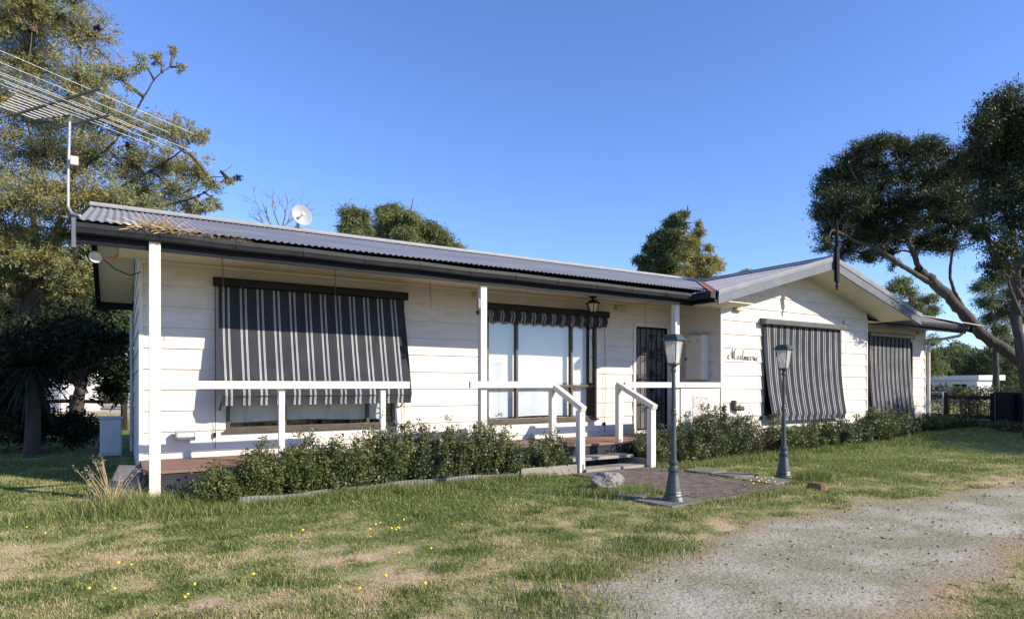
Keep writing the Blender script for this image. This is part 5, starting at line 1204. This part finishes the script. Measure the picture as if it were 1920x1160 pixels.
mb = MB(); mb.prism([(0, 0, 0), (0, 0, 1.55), tuple(o_ * 3 + Vector((0, 0, 1.55))), tuple(o_ * 3)], a, b); mb.build('wall', WHITEM, t)
mb = MB(); e_ = o_ * -.25; mb.prism([tuple(e_ + Vector((0, 0, 1.56))), tuple(e_ + Vector((0, 0, 1.86))), tuple(o_ * 3.3 + Vector((0, 0, 1.90))), tuple(o_ * 3.3 + Vector((0, 0, 1.56)))], a - n_ * .2, b + n_ * .2); mb.build('roof', WHITEM, t)
for f in (.25, .7):
    c = a.lerp(b, f); MB().prism([tuple(o_ * -.02 + Vector((0, 0, .5))), tuple(o_ * -.02 + Vector((0, 0, 1.3))), (0, 0, 1.3), (0, 0, .5)], c, c + n_ * .8).build('window', BLUEP, t)
t = thing('garden_shed', tuple(at(92, 780, 30)), 'small sunlit white garden shed glimpsed through dark branches at the left', 'shed')
s0, s1 = at(64, 730, 30), at(114, 730, 29.5); a = Vector((s0.x, s0.y, 0)); b = Vector((s1.x, s1.y, 0)); n_ = (b - a).normalized(); o_ = Vector((-n_.y, n_.x, 0))
if o_.dot(Vector((FWD[0], FWD[1], 0))) < 0: o_ = -o_
MB().prism([(0, 0, 0), (0, 0, 1.35), tuple(o_ * 2 + Vector((0, 0, 1.35))), tuple(o_ * 2)], a, b).build('wall', WHITEM, t)
MB().prism([tuple(o_ * -.15 + Vector((0, 0, 1.36))), tuple(o_ * 1 + Vector((0, 0, 1.75))), tuple(o_ * 2.15 + Vector((0, 0, 1.36)))], a - n_ * .1, b + n_ * .1).build('roof', GALV, t)
MB().prism([tuple(o_ * -.02 + Vector((0, 0, .02))), tuple(o_ * -.02 + Vector((0, 0, 1.2))), (0, 0, 1.2), (0, 0, .02)], a.lerp(b, .6), a.lerp(b, .95)).build('door', CREAMBOX, t)
a, b = at(-60, 730, 18.5), at(242, 730, 17.5)
fence('timber_fence', [(a.x + (b.x - a.x) * f, a.y + (b.y - a.y) * f, 0) for f in (0, .33, .66, .97)], 'black looking timber rail fence in the shade left of the house', [.32, .80], .98, mesh=False)
t = thing('mast', tuple(at(1784, 742, 90)), 'thin far mast on the skyline above the white shed', 'mast')
MB().tube([tuple(at(1784, 742, 90)), tuple(at(1784, 664, 90))], .05, 6).build('pole', GALV, t); MB().bar(at(1780, 666, 90), at(1788, 666, 90), .06, .06).build('crossarm', GALV, t)

# ------------------------------------------------------------------ seed grass, weeds, flowers
def blades(px, py, h, wdt, lean=.35, z=None, droop=.25):
    """curved two-segment blades (quads tapering to a tip) as arrays"""
    n = len(px); a = rng.uniform(0, 2 * PI, n); ln = np.abs(rng.normal(size=n)) * lean; b = rng.uniform(0, 2 * PI, n)
    z0 = height(px, py) if z is None else z
    B = np.stack([px, py, z0 - .004], 1); S_ = np.stack([np.cos(b), np.sin(b), np.zeros(n)], 1) * (wdt * .5)[:, None]
    D = np.stack([np.cos(a) * ln, np.sin(a) * ln, np.ones(n)], 1); D /= np.linalg.norm(D, axis=1, keepdims=True)
    M1 = B + D * (h * .55)[:, None]; D2 = D + np.stack([np.cos(a), np.sin(a), -np.ones(n)], 1) * droop; D2 /= np.linalg.norm(D2, axis=1, keepdims=True)
    T = M1 + D2 * (h * .5)[:, None]
    V = np.stack([B - S_, B + S_, M1 + S_ * .75, M1 - S_ * .75, T], 1).reshape(-1, 3)
    i = np.arange(n) * 5
    F = np.concatenate([np.stack([i, i + 1, i + 2], 1), np.stack([i, i + 2, i + 3], 1), np.stack([i + 3, i + 2, i + 4], 1)])
    return V, F
def grass_mat():
    m, n, l, b = nodes('lawn grass blades')
    g = n.new('ShaderNodeNewGeometry'); a = n.new('ShaderNodeAttribute'); a.attribute_name = 'dry'
    ml = n.new('ShaderNodeMath'); ml.operation = 'MULTIPLY_ADD'; ml.inputs[1].default_value = .95; ml.inputs[2].default_value = -.47; l.new(g.outputs['Random Per Island'], ml.inputs[0])
    s = n.new('ShaderNodeMath'); s.operation = 'ADD'; l.new(ml.outputs[0], s.inputs[0]); l.new(a.outputs['Fac'], s.inputs[1])
    r = ramp(n, [(0, (.10, .15, .038)), (.10, (.14, .19, .045)), (.28, (.27, .32, .095)), (.52, (.40, .40, .155)), (.72, (.56, .46, .25)), (1, (.66, .52, .34))]); l.new(s.outputs[0], r.inputs[0])
    l.new(r.outputs[0], b.inputs['Base Color']); b.inputs['Roughness'].default_value = .6; b.inputs['Specular IOR Level'].default_value = .25
    tl = n.new('ShaderNodeBsdfTranslucent'); l.new(r.outputs[0], tl.inputs[0]); mx = n.new('ShaderNodeMixShader'); mx.inputs[0].default_value = .4
    l.new(b.outputs[0], mx.inputs[1]); l.new(tl.outputs[0], mx.inputs[2]); l.new(mx.outputs[0], n['Material Output'].inputs[0])
    return m
def free(x, y):
    ok = ~((x > WX0 - .02) & (y > 7.66) & (x < WX1)) & ~((x > GX1 - 5) & (y > GY - .05) & (x < GX1 + .1)) & ~((x > GX1) & (y > WY - .1) & (x < HX1))
    ok &= ~((x > PX0 - .02) & (x < PX1 + .02) & (y > PY0 - .02) & (y < 7.6)); return ok & ~((x > -.2) & (x < .25) & (y > 7.55) & (y < 9))
def scatter(n, kmin, kmax, tmin=-.90, tmax=.95, p=1.0):
    k_ = (kmin ** p + (kmax ** p - kmin ** p) * rng.random(n)) ** (1 / p); t_ = rng.uniform(tmin, tmax, n)
    return k_ * (FWD[0] + t_ * RGT[0]), k_ * (FWD[1] + t_ * RGT[1]), k_
VV = []; FF = []; AT = []; off = 0
def put(V, F, d, n5=5):
    global off
    VV.append(V); FF.append(F + off); AT.append(np.repeat(d, n5)); off += len(V)
for n, ka, kb, hs, ws in ((400000, 2.9, 6.5, 1.0, 1.0), (240000, 6.5, 10.5, 1.1, 1.5), (110000, 10.5, 20, 1.3, 2.4), (40000, 20, 45, 2.2, 5.0)):
    x, y, k_ = scatter(n, ka, kb, p=1.35); sd = drive_sd(x, y); d = dryness(x, y)
    pn = fbm(x * 2.2 + 30, y * 2.2, 4)
    pr = np.clip(1.15 - .25 * d + (pn - .5) * 1.1, .42, 1) * np.where(sd > 0, np.clip(.35 * (pn > .56) + .035 - sd * .05 + .6 * np.exp(-sd / .18), 0, 1), 1)
    keep = free(x, y) & (rng.random(n) < pr); x, y, d, sd, pn = x[keep], y[keep], d[keep], sd[keep], pn[keep]; n = len(x)
    if ka >= 20: m_ = (np.abs(x) < 60); x, y, d, pn, sd = x[m_], y[m_], d[m_], pn[m_], sd[m_]; n = len(x)
    h = (.012 + .022 * rng.random(n)) * hs * np.clip(1.35 - .75 * d + (pn - .5) * 1.6, .45, 2.2) * np.where(sd > 0, .55, 1)
    V, F = blades(x, y, h, np.full(n, .0052) * ws, 1.5); put(V, F, np.clip(d + .12 * rng.normal(size=n), 0, 1))
def patch(cx, cy, rx, ry, n, h, dry, w_=.006, lean=.4):
    a = rng.normal(size=n) * rx + cx; b = rng.normal(size=n) * ry + cy; ok = ~((a > WX0 - .02) & (b > 7.66) & (a < WX1)) & ~((a > PX0 + .10) & (a < PX1 - .10) & (b > PY0 + .30)); a, b = a[ok], b[ok]; n = len(a)
    V, F = blades(a, b, h * rng.uniform(.4, 1.15, n), np.full(n, w_), lean); put(V, F, np.clip(dry + .14 * rng.normal(size=n), 0, 1))
patch(7.70, 4.92, .14, .08, 2200, .16, .05); patch(7.30, 4.95, .12, .07, 700, .07, .2)
patch(5.05, 5.45, .25, .16, 1800, .12, .08); patch(4.7, 5.75, .25, .15, 1500, .09, .1); patch(5.5, 4.60, .3, .08, 900, .07, .2); patch(6.3, 4.60, .4, .09, 1700, .075, .2); patch(6.0, 4.72, .45, .10, 900, .05, .4); patch(5.3, 6.2, .05, .5, 900, .06, .3); patch(6.82, 5.6, .04, .6, 1100, .07, .25); patch(6.1, 4.66, .5, .06, 900, .05, .7)
for x in np.arange(.2, 5.2, .22): patch(x, 6.96 + .08 * rng.normal() + .1 * (x > 2), .16, .09, 560, .11, .10)
patch(.25, 7.35, .32, .16, 3200, .20, .12); patch(.75, 7.25, .25, .12, 1600, .15, .08); patch(-.25, 7.45, .3, .2, 1600, .13, .15)
patch(3.45, 3.55, .22, .16, 1600, .075, .1); patch(2.0, 2.85, .25, .2, 1600, .07, .1); patch(2.7, 3.3, .25, .14, 1300, .06, .1)
for x in np.arange(7.0, 18.5, .4): patch(x, 6.75 + .12 * rng.normal() + .05 * (x - 7), .25, .14, 560, .12, .1, .008)
for i in range(110):
    x, y, _k = scatter(1, 3.2, 9, -.75, .6); 
    if free(x, y)[0] and drive_sd(x, y)[0] < -.15: patch(x[0], y[0], rng.uniform(.04, .13), rng.uniform(.03, .09), int(rng.uniform(90, 380)), rng.uniform(.03, .075), rng.uniform(-.25, .15), lean=.8)
gm = grass_mat()
o = fast_mesh('grass', np.concatenate(VV), np.concatenate(FF), gm, attr={'dry': np.concatenate(AT)}); tag(o, kind='stuff')
# loose stones and dry litter on the drive
n = 30000; x, y, k_ = scatter(n, 3.0, 13, -.2, .95, 1.3); sd = drive_sd(x, y); ok = (sd > -.12) & (rng.random(n) < np.clip(.25 + .9 * (fbm(x * 2, y * 2, 3) - .3), .1, 1)); x, y, k_ = x[ok], y[ok], k_[ok]; n = len(x)
r = .0034 * rng.lognormal(0, .65, n).clip(.4, 4.2) * np.clip(k_ / 5, .8, 1.6)
oct_ = np.array([(1, 0, 0), (0, 1, 0), (-1, 0, 0), (0, -1, 0), (0, 0, .75), (0, 0, -.75)], float)
V = oct_[None] * r[:, None, None] * rng.uniform(.65, 1.35, (n, 6, 1)); a = rng.uniform(0, 6.28, n); ca, sa = np.cos(a)[:, None], np.sin(a)[:, None]
V = np.stack([V[..., 0] * ca - V[..., 1] * sa, V[..., 0] * sa + V[..., 1] * ca, V[..., 2]], -1) + np.stack([x, y, height(x, y) + .010], 1)[:, None]
f8 = np.array([(0, 1, 4), (1, 2, 4), (2, 3, 4), (3, 0, 4), (1, 0, 5), (2, 1, 5), (3, 2, 5), (0, 3, 5)])
F = (np.arange(n)[:, None, None] * 6 + f8[None]).reshape(-1, 3)
gv = leaf_mat('loose gravel stones', [(.17, .15, .115), (.27, .24, .19), (.38, .34, .275), (.50, .455, .38)], 0, 3, .9, .15)
tag(fast_mesh('gravel', V.reshape(-1, 3), F, gv), kind='stuff')
n = 5200; x, y, k_ = scatter(n, 3.0, 9, -.85, .9, 1.3); ok = free(x, y) & (drive_sd(x, y) < .3) & (rng.random(n) < dryness(x, y) + .1); x, y = x[ok], y[ok]; n = len(x)
a = rng.uniform(0, 6.28, n); L_ = rng.uniform(.03, .12, n); Bq = np.stack([x, y, height(x, y) + .018], 1); D = np.stack([np.cos(a), np.sin(a), rng.normal(size=n) * .1], 1) * L_[:, None]; W_ = np.stack([-np.sin(a), np.cos(a), np.zeros(n)], 1) * .0014
V = np.stack([Bq - W_, Bq + W_, Bq + D + W_ * .4, Bq + D - W_ * .4], 1).reshape(-1, 3)
tag(fast_mesh('dry_litter', V, np.arange(n * 4).reshape(n, 4), leaf_mat('dry straws', [(.32, .24, .13), (.55, .45, .30)], 0, 2, .8)), kind='stuff')

n = 2600; x, y, k_ = scatter(n, 3.0, 9, -.85, .9, 1.2); ok = free(x, y); x, y = x[ok], y[ok]; n = len(x)
xp = rng.uniform(PX0, PX1, 420); yp = PY0 + (PY1 - PY0) * rng.random(420) ** 1.3; x = np.concatenate([x, xp]); y = np.concatenate([y, yp]); zz = np.concatenate([height(x[:n], y[:n]) + .014, np.full(420, .042)]); n = len(x)
V, F = leaves(np.stack([x, y, zz], 1), .020, .5); V[:, 2] = np.maximum(V[:, 2], np.repeat(zz, 4) - .006)
tag(fast_mesh('fallen_leaves', V, F, leaf_mat('brown fallen leaves', [(.10, .06, .035), (.20, .12, .06), (.30, .2, .1)], 0, 2, .8)), kind='stuff')

# fountain grass with pale seed heads by the corner post
t = thing('seed_grass', (-.05, 7.45, 0), 'clump of grass with pale feathery seed heads left of the corner post', 'grass clump')
nb = 420; V, F = blades(rng.normal(size=nb) * .10 - .05, rng.normal(size=nb) * .08 + 7.42, rng.uniform(.15, .42, nb), np.full(nb, .006), .5, np.zeros(nb)); fast_mesh('blade', V, F, gm, t, attr={'dry': np.repeat(rng.uniform(.1, .8, nb), 5)})
tb = Tubes(); tips = []
for i in range(17):
    b = np.array([-.05 + rng.normal() * .06, 7.42 + rng.normal() * .05, 0]); d = np.array([rng.normal() * .32 - .12, rng.normal() * .2 - .05, 1]); d /= np.linalg.norm(d); L_ = rng.uniform(.28, .52)
    e = b + d * L_ + np.array([d[0], d[1], 0]) * .12; tb.add(smooth_line([b, b + d * L_ * .6, e], 3), .0018, 3)
    for f in np.linspace(0, 1, 26): tips.append(e + (e - b - d * L_ * .6) / np.linalg.norm(e - b - d * L_ * .6) * .10 * (f - .35) + rng.normal(size=3) * .007 * (1 - .5 * f))
tb.build('stem', STRAWM, t); V, F = leaves(np.array(tips), .020, .18, 0); fast_mesh('seed_head', V, F, leaf_mat('feathery seed', [(.50, .40, .28), (.66, .56, .42)], .3), t)

# dandelions
YEL = mat('yellow petals', (.75, .55, .03), (.85, .65, .06), 30, .6)
def dandelion(x, y, s, label):
    t = thing('dandelion', (x, y, 0), label, 'flower', 'yellow dandelions in the lawn')
    mb = MB(); hgt = .085
    MB().tube([(x, y, 0), (x + .004, y, hgt * .5), (x, y, hgt)], .0016, 4).build('stem', SHRUBM[1], t)
    for i in range(14):
        a = 2 * PI * i / 14; r = .021; ca, sa = math.cos(a), math.sin(a)
        mb.add([(x, y, hgt), (x + r * .7 * ca - .003 * sa, y + r * .7 * sa + .003 * ca, hgt + .004), (x + r * ca, y + r * sa, hgt + .005), (x + r * .7 * ca + .003 * sa, y + r * .7 * sa - .003 * ca, hgt + .004)], [(0, 1, 2, 3)])
    mb.lathe([(-.004, .012), (.006, .015), (.013, .011), (.017, .001)], 9, (x, y, hgt)); mb.build('flower_head', YEL, t); t.scale = (s, s, s); return t
fl = [(1396, 912), (1407, 915), (1418, 910), (1427, 913), (1434, 908), (1441, 914), (1448, 911), (1422, 918), (1412, 921), (1452, 917), (1436, 918),
      (693, 998), (704, 988), (713, 984), (694, 1010), (734, 996), (745, 992), (757, 979), (742, 998), (748, 994), (50, 991), (85, 1004), (215, 1112), (167, 1114), (365, 1103), (352, 1120), (347, 1127), (475, 1089), (246, 1064), (222, 1064), (546, 1009), (568, 1001), (723, 1092), (674, 1116), (797, 1108), (808, 1037), (748, 1042), (866, 985),
      (1605, 868), (1612, 873), (1620, 870), (1628, 876), (1634, 868), (1515, 898), (1525, 890), (1565, 893), (1800, 880), (1825, 881), (1875, 879), (1850, 876), (1895, 835), (1868, 822)]
d0 = None
for i, (px, py) in enumerate(fl):
    p = gnd(px, py + 6, .0)
    lb = 'yellow dandelion in the bright cluster at the near end of the brick path' if i < 11 else 'yellow dandelion in the patch of lawn in front of the shrub bed' if i < 20 else 'single yellow dandelion scattered in the dry front lawn' if i < 38 else 'yellow dandelion in the grass right of the farther lamp post'
    if d0 is None: d0 = dandelion(p.x, p.y, .65, lb); d0.location.z = height(p.x, p.y)
    else:
        c = copy_tree(d0, (p.x, p.y, float(height(p.x, p.y))), random.uniform(0, 6), label=lb); s = random.uniform(.5, .75) if i > 10 else random.uniform(.8, 1.1); c.scale = (s, s, s); c.location.z += .045 if i < 11 else 0
